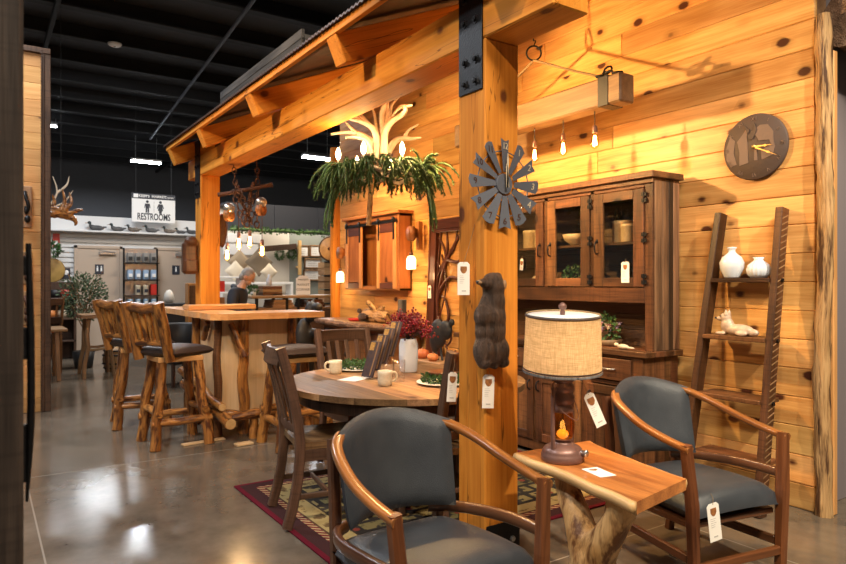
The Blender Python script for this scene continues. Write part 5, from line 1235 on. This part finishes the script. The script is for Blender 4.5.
q = MB(); q.prism([(-.03, -.05), (-.03, 0), (.03, 0), (.03, -.05), (.045, -.05), (0, -.11), (-.045, -.05)], .002, tr(0, -.009, 0)); obj('arrow', q, WHITE, t)
q = MB(); q.bx(-.075, .075, -.01, 0, -.11, .11, .004); t = tag(obj('wall_placard', q, INK, None, (1.42, 14.885, 1.57)), 'small dark placard on the white siding left of the first door', 'sign')
q = MB(); q.ell((0, 0, .02), (.05, .004, .05), 10, 6); obj('pictogram', q, WHITE, t, (0, -.012, 0))
q = MB(); q.lathe([(.001, 0), (.22, 0), (.24, .02), (.22, .03), (.001, .02)], 30, M=rot('X', 90).to_3x3()); tag(obj('round_tray', q, plain('gold_wood', (.45, .28, .08), .4, var=.4, vs=10), None, (1.16, 14.80, 1.63)), 'round golden wooden tray hanging beside the dark placard', 'tray')
q = MB(); foliage(q, (0, 0, 0), .14, 130, .07); tag(obj('hanging_plant', q, LEAF, None, (1.17, 14.6, 2.03)), 'bright green plant hanging above the round golden tray', 'plant')

# display rack between the doors
A = thing('display_rack', 'black wire display rack of packaged goods between the restroom doors', 'rack', (2.78, 14.7, 0))
q = MB(); q.bx(-.34, -.31, -.02, .02, 0, 2.1); q.bx(.31, .34, -.02, .02, 0, 2.1); obj('uprights', q, BLACKM, A)
q = MB(); q.bx(-.31, .31, .0, .02, .2, 2.1); obj('backing', q, STEEL, A)
for z in (.5, .88, 1.13, 1.45, 1.80): q = MB(); q.bx(-.33, .33, -.22, 0, z-.02, z, .003); obj('shelf', q, BARND if z < 1.2 else BLACKM, A)
PK = [('packet', PACK, 'grey packet in the top row of the display rack', 'packets in the top row'), ('packet', BLUEG, 'blue packet in the second row of the display rack', 'packets in the second row'), ('canister', CREAMC, 'white printed canister in the third row of the display rack', 'canisters in the third row'), ('jar', BLUEG, 'pale jar in the lowest visible row of the display rack', 'jars in the lowest row')]
for r_, (nm, m, lb, gp) in enumerate(PK):
    z = (1.80, 1.45, 1.13, .88)[r_]
    pr0 = None
    for i in range(4):
        x = 2.78-.225+i*.15
        if r_ == 2 and i in (0, 3):
            if i == 0: continue
            q = MB(); q.bx(-.055, .055, -.05, .05, 0, .22, .008); tag(obj('canister', q, RED, None, (x, 14.58, z+.002)), 'red canister at the right end of the third rack row', 'canister'); continue
        if pr0 is None:
            q = MB()
            if r_ < 2: q.bx(-.055, .055, -.03, .03, 0, .2, .01); q.bx(-.05, .05, -.034, -.03, .03, .11, .001)
            else: q.lathe(can(.055, .2 if r_ == 2 else .17), 16)
            pr0 = obj(nm, q, m, None, (x, 14.58, z+.002)); tag(pr0, lb, nm, gp)
            q = MB(); q.bx(-.035, .035, -.06, -.056 if r_ > 1 else -.034, .05, .12, .002); obj('printed_label', q, BLACKP if r_ == 0 else (INK if r_ == 2 else WHITE), pr0)
        else: dup(pr0, (x, 14.58, z+.002))

# bistro table, chairs, tree and stock at the left
A = thing('bistro_table', 'tall rustic twig legged table beside the olive tree', 'table', (1.45, 10.95, 0))
q = MB(); q.prism([(-.24+.02*noise.noise(V((i*.5, 0, 0))), -.33+.66*i/8) for i in range(9)] + [(.24+.02*noise.noise(V((i*.5, 5, 0))), .33-.66*i/8) for i in range(9)], .05, Mx(((1, 0, 0, 0), (0, 0, 1, 0), (0, 1, 0, .87), (0, 0, 0, 1)))); obj('top', q, OAK, A)
for x, y in ((-1, -1), (1, -1), (-1, 1), (1, 1)): q = MB(); q.log((x*.20, y*.28, 0), (x*.13, y*.2, .87), .028, .03, 9, .12, .02); obj('leg', q, OAK, A)
for s in (-1, 1): q = MB(); q.log((-.17, s*.24, .40), (.17, s*.24, .42), .018, .018, 8, .1, .01); obj('stretcher', q, OAK, A)
A = thing('olive_tree', 'bushy olive tree in a black pot left of the restroom door', 'tree', (1.40, 12.0, 0))
q = MB(); q.lathe([(.001, 0), (.13, 0), (.17, .28), (.15, .28), (.001, .25)], 20); obj('pot', q, BLACKP, A)
q = MB(); q.tube([(0, 0, .25), (.02, 0, .6), (-.01, 0, .95)], [.03, .025, .015], 8, 4); 
for k in range(14):
    a = k*2.4; q.tube([(0, 0, .6+.03*k), (math.cos(a)*.15, math.sin(a)*.15, .85+.03*k), (math.cos(a)*.28, math.sin(a)*.28, 1.0+.045*k)], [.012, .008, .004], 5, 3)
obj('trunk', q, OAK, A)
q = MB(); foliage(q, (0, 0, 1.17), .40, 1500, .06, squash=(.9, .9, 1.0), lw=.2); obj('foliage', q, OLIVE, A)
def simple_chair(label, loc, rz, m, h=.46):
    A = thing('side_chair', label, 'chair', loc, rz, None)
    q = MB(); q.bx(-.21, .21, -.21, .21, h-.03, h, .008); obj('seat', q, m, A)
    for s in (-1, 1):
        q = MB(); q.bx(s*.19-.018, s*.19+.018, -.2, -.165, 0, h-.03); obj('leg', q, m, A)
        q = MB(); q.sweep([(s*.19, .19, 0), (s*.19, .19, h), (s*.19, .27, h+.55)], rect(.036, .036), (0, 1, 0)); obj('back_post', q, m, A)
        q = MB(); q.bar((s*.19, -.18, h*.4), (s*.19, .19, h*.4), .02, .03); obj('stretcher', q, m, A)
    for z in (.2, .48): q = MB(); q.bx(-.18, .18, .2+z*.14, .225+z*.14, h+z-.05, h+z+.05); obj('back_rail', q, m, A)
    for k in range(3): q = MB(); q.bar((-.1+.1*k, .235, h+.2), (-.1+.1*k, .275, h+.46), .03, .012); obj('slat', q, m, A)
    for y in (-.18, .19): q = MB(); q.bar((-.18, y, h*.55), (.18, y, h*.55), .02, .03); obj('stretcher', q, m, A)
    return A
ch = simple_chair('dark wooden counter chair left of the twig legged table', (.78, 11.6, 0), math.radians(200), BARN, .62)
dup(ch, (.55, 12.4, 0), math.radians(170), 'dark wooden counter chair at the back beside the partition trim')
A = thing('display_table', 'wooden display table half hidden by the left partition', 'table', (.58, 10.9, 0))
q = MB(); q.bx(-.4, .45, -.35, .35, .70, .74, .006, 0); obj('top', q, OAK, A)
for x in (-.36, .32):
    for y in (-.28, .28): q = MB(); q.bar((x*1.06, y*1.2, 0), (x, y, .70), .05, .05); obj('leg', q, OAK, A)
A = thing('shelf_unit', 'dark shelf of small wares behind the olive tree', 'shelf', (.95, 13.6, 0))
q = MB()
for z in (.35, .75, 1.12): q.bx(-.5, .5, -.18, .18, z-.03, z)
q.bx(-.5, -.46, -.18, .18, 0, 1.4); q.bx(.46, .5, -.18, .18, 0, 1.4); q.bx(-.46, .46, .15, .18, 0, 1.4); obj('case', q, BARND, A)
for x, z, m, lb in ((1.30, 1.121, RED, 'red pot on the top of the dark shelf behind the olive tree'), (1.12, 1.121, BLACKP, 'black pot on the top of the dark shelf behind the olive tree'), (1.25, .751, CREAMC, 'cream pot on the middle of the dark shelf behind the olive tree'), (1.05, .751, TERRA, 'orange pot on the middle of the dark shelf behind the olive tree')):
    lath('pot', [(.001, 0), (.07, 0), (.10, .07), (.09, .13), (.07, .14), (.001, .12)], m, (x, 13.6, z), lb, 'pot')
A = thing('hanging_root', 'twisted driftwood root with pale antlers hanging high at the left', 'ornament', (.93, 10.4, 2.42))
A.scale = (.78, .78, .9)
q = MB(); q.tube([(-.3, 0, -.1), (-.1, 0, -.06), (.1, .02, -.1), (.25, 0, -.18)], [.07, .09, .07, .03], 10, 5, .3)
for P in ([(.0, 0, -.05), (.06, 0, .12), (.02, 0, .3)], [(.05, 0, -.03), (.16, -.03, .1), (.13, 0, .26)], [(.1, 0, -.1), (.25, 0, -.02), (.36, 0, .0)], [(-.15, 0, -.05), (-.1, .05, .1), (-.14, 0, .22)], [(.18, 0, -.14), (.24, 0, -.2), (.22, 0, -.26)]): q.tube(P, [.05, .035, .012], 8, 5, .25)
obj('root', remesh(q, .014, 0), LOGW, A)
q = MB()
for P in ([(-.2, .1, 0), (-.05, .1, .25), (-.12, .1, .5)], [(-.05, .1, .25), (.1, .1, .38), (.14, .1, .52)], [(-.2, .1, .0), (.05, .14, .1), (.2, .1, .3)]): q.tube(P, [.02, .016, .005], 7, 5)
obj('antlers', q, ANTLER, A)
q = MB(); q.cyl((0, 0, 0), (0, 0, 3.28), .003, 5); obj('wire', q, BLACKP, A)
A = thing('small_barrel', 'small wooden barrel with dark bands on the floor behind the stools', 'barrel', (1.78, 11.4, 0))
q = MB(); q.lathe([(.001, 0), (.15, 0), (.19, .18), (.15, .36), (.001, .36)], 22); obj('staves', q, OAK, A)
for z in (.05, .12, .25, .32): q = MB(); rr = .15+.04*(1-((z-.18)/.18)**2); q.tube([(math.cos(i*PI/12)*rr, math.sin(i*PI/12)*rr, z) for i in range(24)], .012, 5, closed=True); obj('band', q, BLACKM, A)
A = thing('tub_chair', 'black leather tub chair behind the bar stools', 'armchair', (2.25, 9.35, 0), math.radians(20))
q = MB(); q.sweep([(math.cos(a)*.30, math.sin(a)*.28, .58) for a in [math.radians(-30+240*i/16) for i in range(17)]], rect(.11, .50, .05), sm=True); obj('back', q, BLACKP, A)
q = MB(); q.box((0, -.04, .38), (.5, .5, .16), .05); obj('seat', q, BLACKP, A)
for x in (-.22, .22):
    for y in (-.22, .2): q = MB(); q.bx(x-.02, x+.02, y-.02, y+.02, 0, .32); obj('leg', q, BARND, A)
A = thing('tin_display', 'tall orange patterned display box beside the second restroom door', 'box', (3.0, 11.45, 0))
q = MB(); q.bx(-.11, .11, -.1, .1, 0, 1.38, .006, 2); obj('box', q, CABW, A)
q = MB(); q.bx(-.09, .09, -.106, -.10, .85, 1.34, .002); obj('printed_panel', q, BARN, A)
lath('round_ornament', [(.001, 0), (.05, 0), (.09, .06), (.075, .16), (.04, .22), (.001, .24)], OFFW, (2.72, 11.95, 1.03), 'white round ornament behind the top of the nearest stool', 'ornament')
q = MB(); q.bx(-.5, .5, -.25, .25, .98, 1.03, .006, 0); q.bx(-.45, .45, -.2, .2, 0, .98, .006, 0); tag(obj('stock_counter', q, BLACKP, None, (2.85, 12.0, 0)), 'dark stock counter under the white round ornament', 'counter')

# person
A = thing('person', 'person with short grey hair in a dark jacket, head bent, behind the bar', 'person', (2.91, 8.93, 0), math.radians(56))
A.scale = (1, 1, .925)
def skin(name, P, E, R, m, parent, sub=2):
    me = bpy.data.meshes.new(name); me.from_pydata(P, E, []); o = bpy.data.objects.new(name, me); COL.objects.link(o)
    md = o.modifiers.new('s', 'SKIN'); sv = me.skin_vertices[0].data
    for i, r_ in enumerate(R): sv[i].radius = r_ if isinstance(r_, tuple) else (r_, r_)
    sv[0].use_root = True; md.use_smooth_shade = True; o.modifiers.new('u', 'SUBSURF').levels = sub
    bpy.context.view_layer.update(); m2 = bpy.data.meshes.new_from_object(o.evaluated_get(bpy.context.evaluated_depsgraph_get()))
    q = MB(); q.add([v.co.copy() for v in m2.vertices], [list(p.vertices) for p in m2.polygons], None, .5, True)
    bpy.data.objects.remove(o); bpy.data.meshes.remove(me); bpy.data.meshes.remove(m2); return q
P = [(0, .02, .92), (0, .0, 1.12), (0, -.03, 1.32), (0, -.07, 1.43), (0, -.11, 1.50), (0, -.15, 1.56), (.19, -.03, 1.36), (.25, -.02, 1.12), (.20, -.24, .99), (.17, -.33, .98), (-.19, -.03, 1.36), (-.25, -.02, 1.12), (-.20, -.24, .99), (-.17, -.33, .98), (.10, .02, .86), (.11, .0, .48), (.11, .03, .07), (.11, -.10, .03), (-.10, .02, .86), (-.11, .0, .48), (-.11, .03, .07), (-.11, -.10, .03)]
E_ = [(0, 1), (1, 2), (2, 3), (3, 4), (4, 5), (2, 6), (6, 7), (7, 8), (8, 9), (2, 10), (10, 11), (11, 12), (12, 13), (0, 14), (14, 15), (15, 16), (16, 17), (0, 18), (18, 19), (19, 20), (20, 21)]
R_ = [(.15, .11), (.14, .10), (.16, .10), .06, .052, .06, .055, .042, .032, .024, .055, .042, .032, .024, .085, .055, .04, .035, .085, .055, .04, .035]
q = skin('b', P, E_, R_, SKIN, A)
HM = tr(0, -.16, 1.585) @ rot('X', 32)
def he(mb, c, r, m=9): 
    mb.M = HM; mb.ell(c, r, 14, m); mb.M = None
he(q, (0, 0, .02), (.073, .092, .105)); he(q, (0, -.035, -.055), (.052, .055, .055)); he(q, (0, -.098, -.01), (.013, .02, .022)); he(q, (.074, .01, -.005), (.01, .02, .03)); he(q, (-.074, .01, -.005), (.01, .02, .03)); he(q, (0, -.085, -.055), (.022, .01, .008))
for s in (-1, 1):
    for k in range(4): q.tube([(s*(.15+.016*k), -.33, .98), (s*(.145+.018*k), -.385+.006*abs(k-1.5), .965), (s*(.145+.018*k), -.415+.008*abs(k-1.5), .945)], [.010, .009, .006], 6, 3)
    q.tube([(s*.15, -.31, .98), (s*.125, -.345, .97), (s*.12, -.375, .96)], [.011, .010, .007], 6, 3)
obj('body', q, SKIN, A)
q = MB(); he(q, (0, .022, .045), (.08, .092, .098)); he(q, (0, .06, -.02), (.07, .05, .07)); obj('hair', q, HAIR, A)
q = MB()
for s in (-1, 1): he(q, (s*.03, -.088, .012), (.009, .006, .006), 6)
obj('eyes', q, BLACKP, A)
Pj = P[:4]+P[6:9]+P[10:13]; Ej = [(0, 1), (1, 2), (2, 3), (2, 4), (4, 5), (5, 6), (2, 7), (7, 8), (8, 9)]; obj('jacket', skin('j', Pj, Ej, [(.175, .135), (.165, .125), (.185, .13), (.085, .085), .08, .066, .055, .08, .066, .055], JACKET, A), JACKET, A)
q = MB(); q.tube([(.09, -.02, 1.43), (0, .035, 1.45), (-.09, -.02, 1.43)], [.03, .04, .03], 8, 5); obj('collar', q, JACKET, A)
Pt = [P[0]]+P[14:17]+P[18:21]; Et = [(0, 1), (1, 2), (2, 3), (0, 4), (4, 5), (5, 6)]; obj('trousers', skin('t', Pt, Et, [(.165, .125), .10, .075, .06, .10, .075, .06], DENIM, A), DENIM, A)
q = MB()
for s in (-1, 1): q.ell((s*.11, -.05, .045), (.05, .14, .045))
obj('shoes', q, BLACKP, A)

# ------------------------------------------------------------------ shop behind: right side
def frame(x, z, w, h, label):
    A = thing('picture_frame', label, 'picture', (x, 13.19, z)); q = MB(); b = .028
    for P in ((-w/2, w/2, h/2-b, h/2), (-w/2, w/2, -h/2, -h/2+b), (-w/2, -w/2+b, -h/2, h/2), (w/2-b, w/2, -h/2, h/2)): q.bx(P[0], P[1], -.03, 0, P[2], P[3])
    obj('frame', q, OAK, A); q = MB(); q.bx(-w/2+b, w/2-b, -.015, -.005, -h/2+b, h/2-b); p = obj('print', q, WHITE, A)
    q = MB()
    for i in range(3): q.bx(-w*.3, w*random.uniform(.05, .3), -.018, -.015, -h*.2+i*h*.18, -h*.2+i*h*.18+.008, 0)
    obj('faint_lines', q, GREYINK, p)
frame(5.76, 2.06, .26, .26, 'small square white framed print, upper left on the grey wall'); frame(6.04, 2.07, .26, .26, 'small square white framed print, upper right on the grey wall')
frame(5.98, 1.80, .40, .22, 'wide white framed print in the middle of the grey wall'); frame(5.97, 1.55, .42, .24, 'wide white framed print with lettering, lowest on the grey wall')
b = MB(); b.bx(-.03, .03, -.03, .03, 1.55, 2.28); b.bx(-.03, .03, .03, .14, 1.7, 1.74); b.bx(-.03, .03, .03, .14, 2.1, 2.14); tag(obj('upright_post', b, SAP, None, (5.62, 13.05, 0)), 'pale upright wooden batten at the left edge of the grey wall', 'post')
b = MB(); b.bx(-.35, .35, -.02, .02, -.06, .06, .004, 0); o = tag(obj('slanted_plank', b, BARND, None, (5.22, 13.1, 2.12)), 'dark slanted plank hanging above the two wreaths', 'plank'); o.rotation_euler = (0, math.radians(-6), 0)
for x, lb in ((5.2, 'left dark green wreath on the white shop wall'), (5.47, 'right dark green wreath on the white shop wall')):
    A = thing('wreath', lb, 'wreath', (x, 13.12, 1.98)); q = MB()
    for i in range(26):
        a = i*2*PI/26; foliage(q, (math.cos(a)*.085, 0, math.sin(a)*.085), .025, 9, .035)
    obj('leaves', q, NEEDLE, A)
q = MB()
for i in range(70): foliage(q, (3.95+i*.05, 12.40, 2.40+.03*noise.noise(V((i*.4, 0, 0)))), .045, 8, .055)
q.tube([(3.93+i*.35, 12.40, 2.40+.02*(i % 2)) for i in range(11)], .03, 6, 3)
o = tag(obj('garland', q, NEEDLE), 'leafy garland along the bottom edge of the grey bulkhead', 'garland')
def cushion(x, z, w, m, label, y=12.95):
    A = thing('cushion', label, 'cushion', (x, y, z)); q = MB(); n = 10; vs = []; F = []
    for sd in (1, -1):
        for i in range(n+1):
            for j in range(n+1):
                u = -1+2*i/n; v = -1+2*j/n; k = (max(0, 1-u*u)*max(0, 1-v*v))**.45; e = 1-.07*(1-abs(u))*(abs(v))-.07*(1-abs(v))*abs(u); vs.append((u*w/2*e, sd*.05*k, v*w/2*e))
    for i in range(n):
        for j in range(n):
            a = i*(n+1)+j; F.append([a, a+1, a+n+2, a+n+1]); b_ = a+(n+1)**2; F.append([b_, b_+n+1, b_+n+2, b_+1])
    q.M = rot('Y', 45); q.add(vs, F, None, None, True); obj('cover', q, m, A)
cushion(4.31, 1.81, .36, TANF, 'tan diamond cushion, upper left of the cushion display', 13.0); cushion(4.67, 1.80, .42, TAUPE, 'taupe diamond cushion, largest and upper right of the display', 12.885)
cushion(4.19, 1.62, .31, CREAMF, 'cream diamond cushion behind the grey haired person', 12.885); cushion(4.84, 1.60, .27, CREAMF, 'small cream diamond cushion right of the taupe cushion', 12.775)
cushion(4.52, 1.56, .30, CREAMF, 'cream cushion between the tan and taupe cushions', 13.115)
q = MB(); q.bx(-.75, .75, -.15, .15, 0, .05, .005, 0); q.bx(-.75, -.70, -.15, .15, -1.35, 0); q.bx(.70, .75, -.15, .15, -1.35, 0); q.bx(-.7, .7, -.15, .15, -.6, -.55); tag(obj('cushion_shelf', q, WHITE, None, (4.6, 12.9, 1.35)), 'white shelf stand under the diamond cushions', 'shelf')
q = MB(); q.bx(-.42, .3, -.03, .0, 1.95, 2.17, .01); q.bx(-.5, .4, -.02, .0, 2.2, 2.38, .01); tag(obj('wall_panel', q, WHITE, None, (4.45, 13.18, 0)), 'white wall panel above the cushions', 'panel')
# crates at the grey wall
for k in range(4):
    A = thing('wooden_crate', ('lowest', 'second', 'third', 'topmost')[k] + ' wooden crate of the stack at the right of the framed prints', 'crate', (5.98, 12.3, .70+k*.28)); q = MB()
    for i in range(2): q.bx(-.22, .22, -.16, -.14, .02+i*.13, .13+i*.13, .004, 0); q.bx(-.22, -.2, -.14, .14, .02+i*.13, .13+i*.13); q.bx(.2, .22, -.14, .14, .02+i*.13, .13+i*.13)
    q.bx(-.2, .2, .12, .14, .0, .26); q.bx(-.22, .22, -.16, .14, 0, .015); obj('slats', q, OAK, A)
    q = MB(); q.bx(-.225, .225, -.165, -.158, .25, .275, .001); obj('iron_band', q, BLACKM, A)
q = MB(); q.bx(-.26, .26, -.2, .2, .66, .699); q.bx(-.26, -.22, -.2, .2, 0, .66); q.bx(.22, .26, -.2, .2, 0, .66); tag(obj('crate_stand', q, BARND, None, (5.98, 12.3, 0)), 'dark stand under the stack of wooden crates', 'stand')
# display counter
A = thing('display_counter', 'rustic plank display counter with black legs behind the bar', 'counter', (3.95, 9.5, 0))
q = MB(); q.bx(-.72, .62, -.3, .3, 1.16, 1.20, .006, 0); obj('top', q, OAK, A)
q = MB(); q.bx(-.7, .6, -.28, .28, .99, 1.02, .005, 0); obj('shelf', q, OAK, A); q = MB(); q.bx(-.1, .6, -.28, .28, .05, .98, .006, 0); obj('cabinet', q, BARND, A)
for x in (-.64, -.18, .0, .55):
    q = MB(); q.bx(x-.02, x+.02, -.29, -.25, 0, 1.16); q.bx(x-.02, x+.02, .25, .29, 0, 1.16); obj('leg', q, BLACKM, A)
for x, z, n, lb in ((3.72, 1.023, 3, 'stack of wooden trays on the lower shelf of the display counter, left'), (4.22, 1.023, 3, 'stack of dark boards on the lower shelf of the display counter, right')):
    for k in range(n):
        q = MB(); q.bx(-.17+.01*k, .17-.02*k, -.2, .2, 0, .036, .005, 0); tag(obj('wooden_tray', q, OAK if x < 4 else BARN, None, (x, 9.42, z+k*.038)), ('lowest', 'middle', 'topmost')[k]+' tray, '+lb, 'tray')
for k in range(3):
    q = MB(); q.bx(-.15, .15, -.15, .15, 0, .045, .005, 0); tag(obj('wooden_box', q, OAK if k % 2 else BARN, None, (3.60, 9.5, 1.201+k*.047)), ('lowest', 'middle', 'topmost')[k]+' shallow wooden box of the stack on the display counter', 'box')
lath('bottle', [(.001, 0), (.04, 0), (.042, .09), (.02, .13), (.016, .17), (.001, .17)], CERAM, (3.60, 9.5, 1.343), 'white bottle on the stack of shallow boxes', 'bottle')
A = thing('potted_plant', 'small bright green plant at the left end of the display counter', 'plant', (3.34, 9.45, 1.201)); q = MB(); q.lathe([(.001, 0), (.03, 0), (.04, .05), (.001, .05)], 14); obj('pot', q, WHITE, A); q = MB(); foliage(q, (0, 0, .09), .06, 60, .05); obj('leaves', q, LEAF, A)
A = thing('market_sign', 'white MARKET sign standing on the display counter', 'sign', (4.20, 9.62, 1.201), math.radians(-20))
q = MB(); q.bx(-.11, .11, -.01, .01, 0, .26, .004); q.prism([(-.09, .26), (-.06, .30), (.06, .30), (.09, .26)], .02, tr(0, -.01, 0)); obj('board', q, WHITE, A)
SG2 = Mx(((1, 0, 0, 0), (0, 0, -1, -.011), (0, 1, 0, 0), (0, 0, 0, 1)))
q = MB(); q.text('FARMERS', .04, tr(0, 0, .235) @ SG2, .0006); q.text('MARKET', .052, tr(0, 0, .155) @ SG2, .0006); q.text('CORNER', .052, tr(0, 0, .08) @ SG2, .0006); obj('lettering', q, BLACKP, A)
lath('candle', [(.001, 0), (.045, 0), (.045, .13), (.04, .14), (.001, .14)], CREAMF, (4.26, 9.75, 1.50-.299), 'cream pillar candle behind the MARKET sign', 'candle')
A = thing('shelf_unit', 'white shelf of boxes left of the grey haired person', 'shelf', (3.72, 12.1, 0)); q = MB()
q.bx(-.3, -.27, -.15, .15, 0, 1.5); q.bx(.27, .3, -.15, .15, 0, 1.5)
for z in (.6, .92, 1.22, 1.5): q.bx(-.3, .3, -.15, .15, z-.03, z)
obj('case', q, WHITE, A)
for z, m, lb in ((.92, CABW, 'orange box on the lower shelf left of the person'), (1.22, RED, 'red box on the upper shelf left of the person')):
    q = MB(); q.bx(-.12, .0, -.1, .1, 0, .2); tag(obj('stock_box', q, m, None, (3.70, 12.08, z+.001)), lb, 'box')
A = thing('wood_slice', 'round bark edged wood slice mounted by the far log post', 'ornament', (4.32, 8.86, 1.89), math.radians(-30)); q = MB(); q.lathe([(.001, -.02), (.17, -.02), (.17, .02), (.001, .02)], 26, (0, 0, 0), rot('X', 90).to_3x3(), True); obj('wood', q, SAP, A)
q = MB(); q.tube([(math.cos(i*PI/16)*.17, 0, math.sin(i*PI/16)*.17) for i in range(32)], .022, 6, closed=True, jit=.2); obj('bark', q, BARK, A)
q = MB(); q.ell((.0, -.022, 0), (.06, .003, .03), 8, 5); q.ell((.05, -.022, .03), (.02, .003, .03), 8, 5); obj('painted_deer', q, BARN, A)
q = MB(); q.bar((.02, .02, 0), (.10, -.33, 0), .02, .02); obj('mount', q, BARND, A)

# ceiling fixtures
def led(loc, w, d, label, e, rz=0):
    A = thing('ceiling_light', label, 'lamp', loc, rz); q = MB(); q.bx(-w/2, w/2, -d/2, d/2, 0, .06); obj('housing', q, STEEL, A)
    q = MB(); q.bx(-w/2+.02, w/2-.02, -d/2+.01, d/2-.01, -.03, 0); obj('diffuser', q, LED, A)
    q = MB(); q.cyl((-w*.35, 0, .06), (-w*.35, 0, 5.37-loc[2]), .004, 5); q.cyl((w*.35, 0, .06), (w*.35, 0, 5.37-loc[2]), .004, 5); obj('hanging_wire', q, STEEL, A)
    area('led_lamp', (loc[0], loc[1], loc[2]-.04), (loc[0], loc[1]-.2, 0), e, COOL, w, d)
led((3.76, 19.16, 4.69), .78, .22, 'bright white ceiling light hanging above the restroom sign', 160)
led((1.45, 18.3, 5.2), .22, .1, 'small distant ceiling light beside the left partition trim', 8)
led((6.79, 14.7, 4.42), .75, .22, 'bright white ceiling light glimpsed left of the antler chandelier', 120)
A = thing('smoke_detector', 'round white smoke detector on the dark ceiling', 'detector', (1.86, 11.97, 5.37)); q = MB(); q.lathe([(.001, -.05), (.06, -.05), (.10, -.03), (.11, 0), (.001, 0)], 24); obj('cover', q, plain('detector_plastic', (.9, .85, .8), .5), A)
q = MB(); q.lathe([(.001, -.058), (.02, -.058), (.02, -.05), (.001, -.05)], 10); obj('sensor', q, GREYINK, A)
q = MB(); q.tube([(2.4, 0, 5.25), (3.09, 8.64, 5.25), (3.8, 18.8, 5.25)], .028, 10); tag(obj('conduit', q, GREYM), 'long grey pipe running under the dark ceiling', 'pipe')
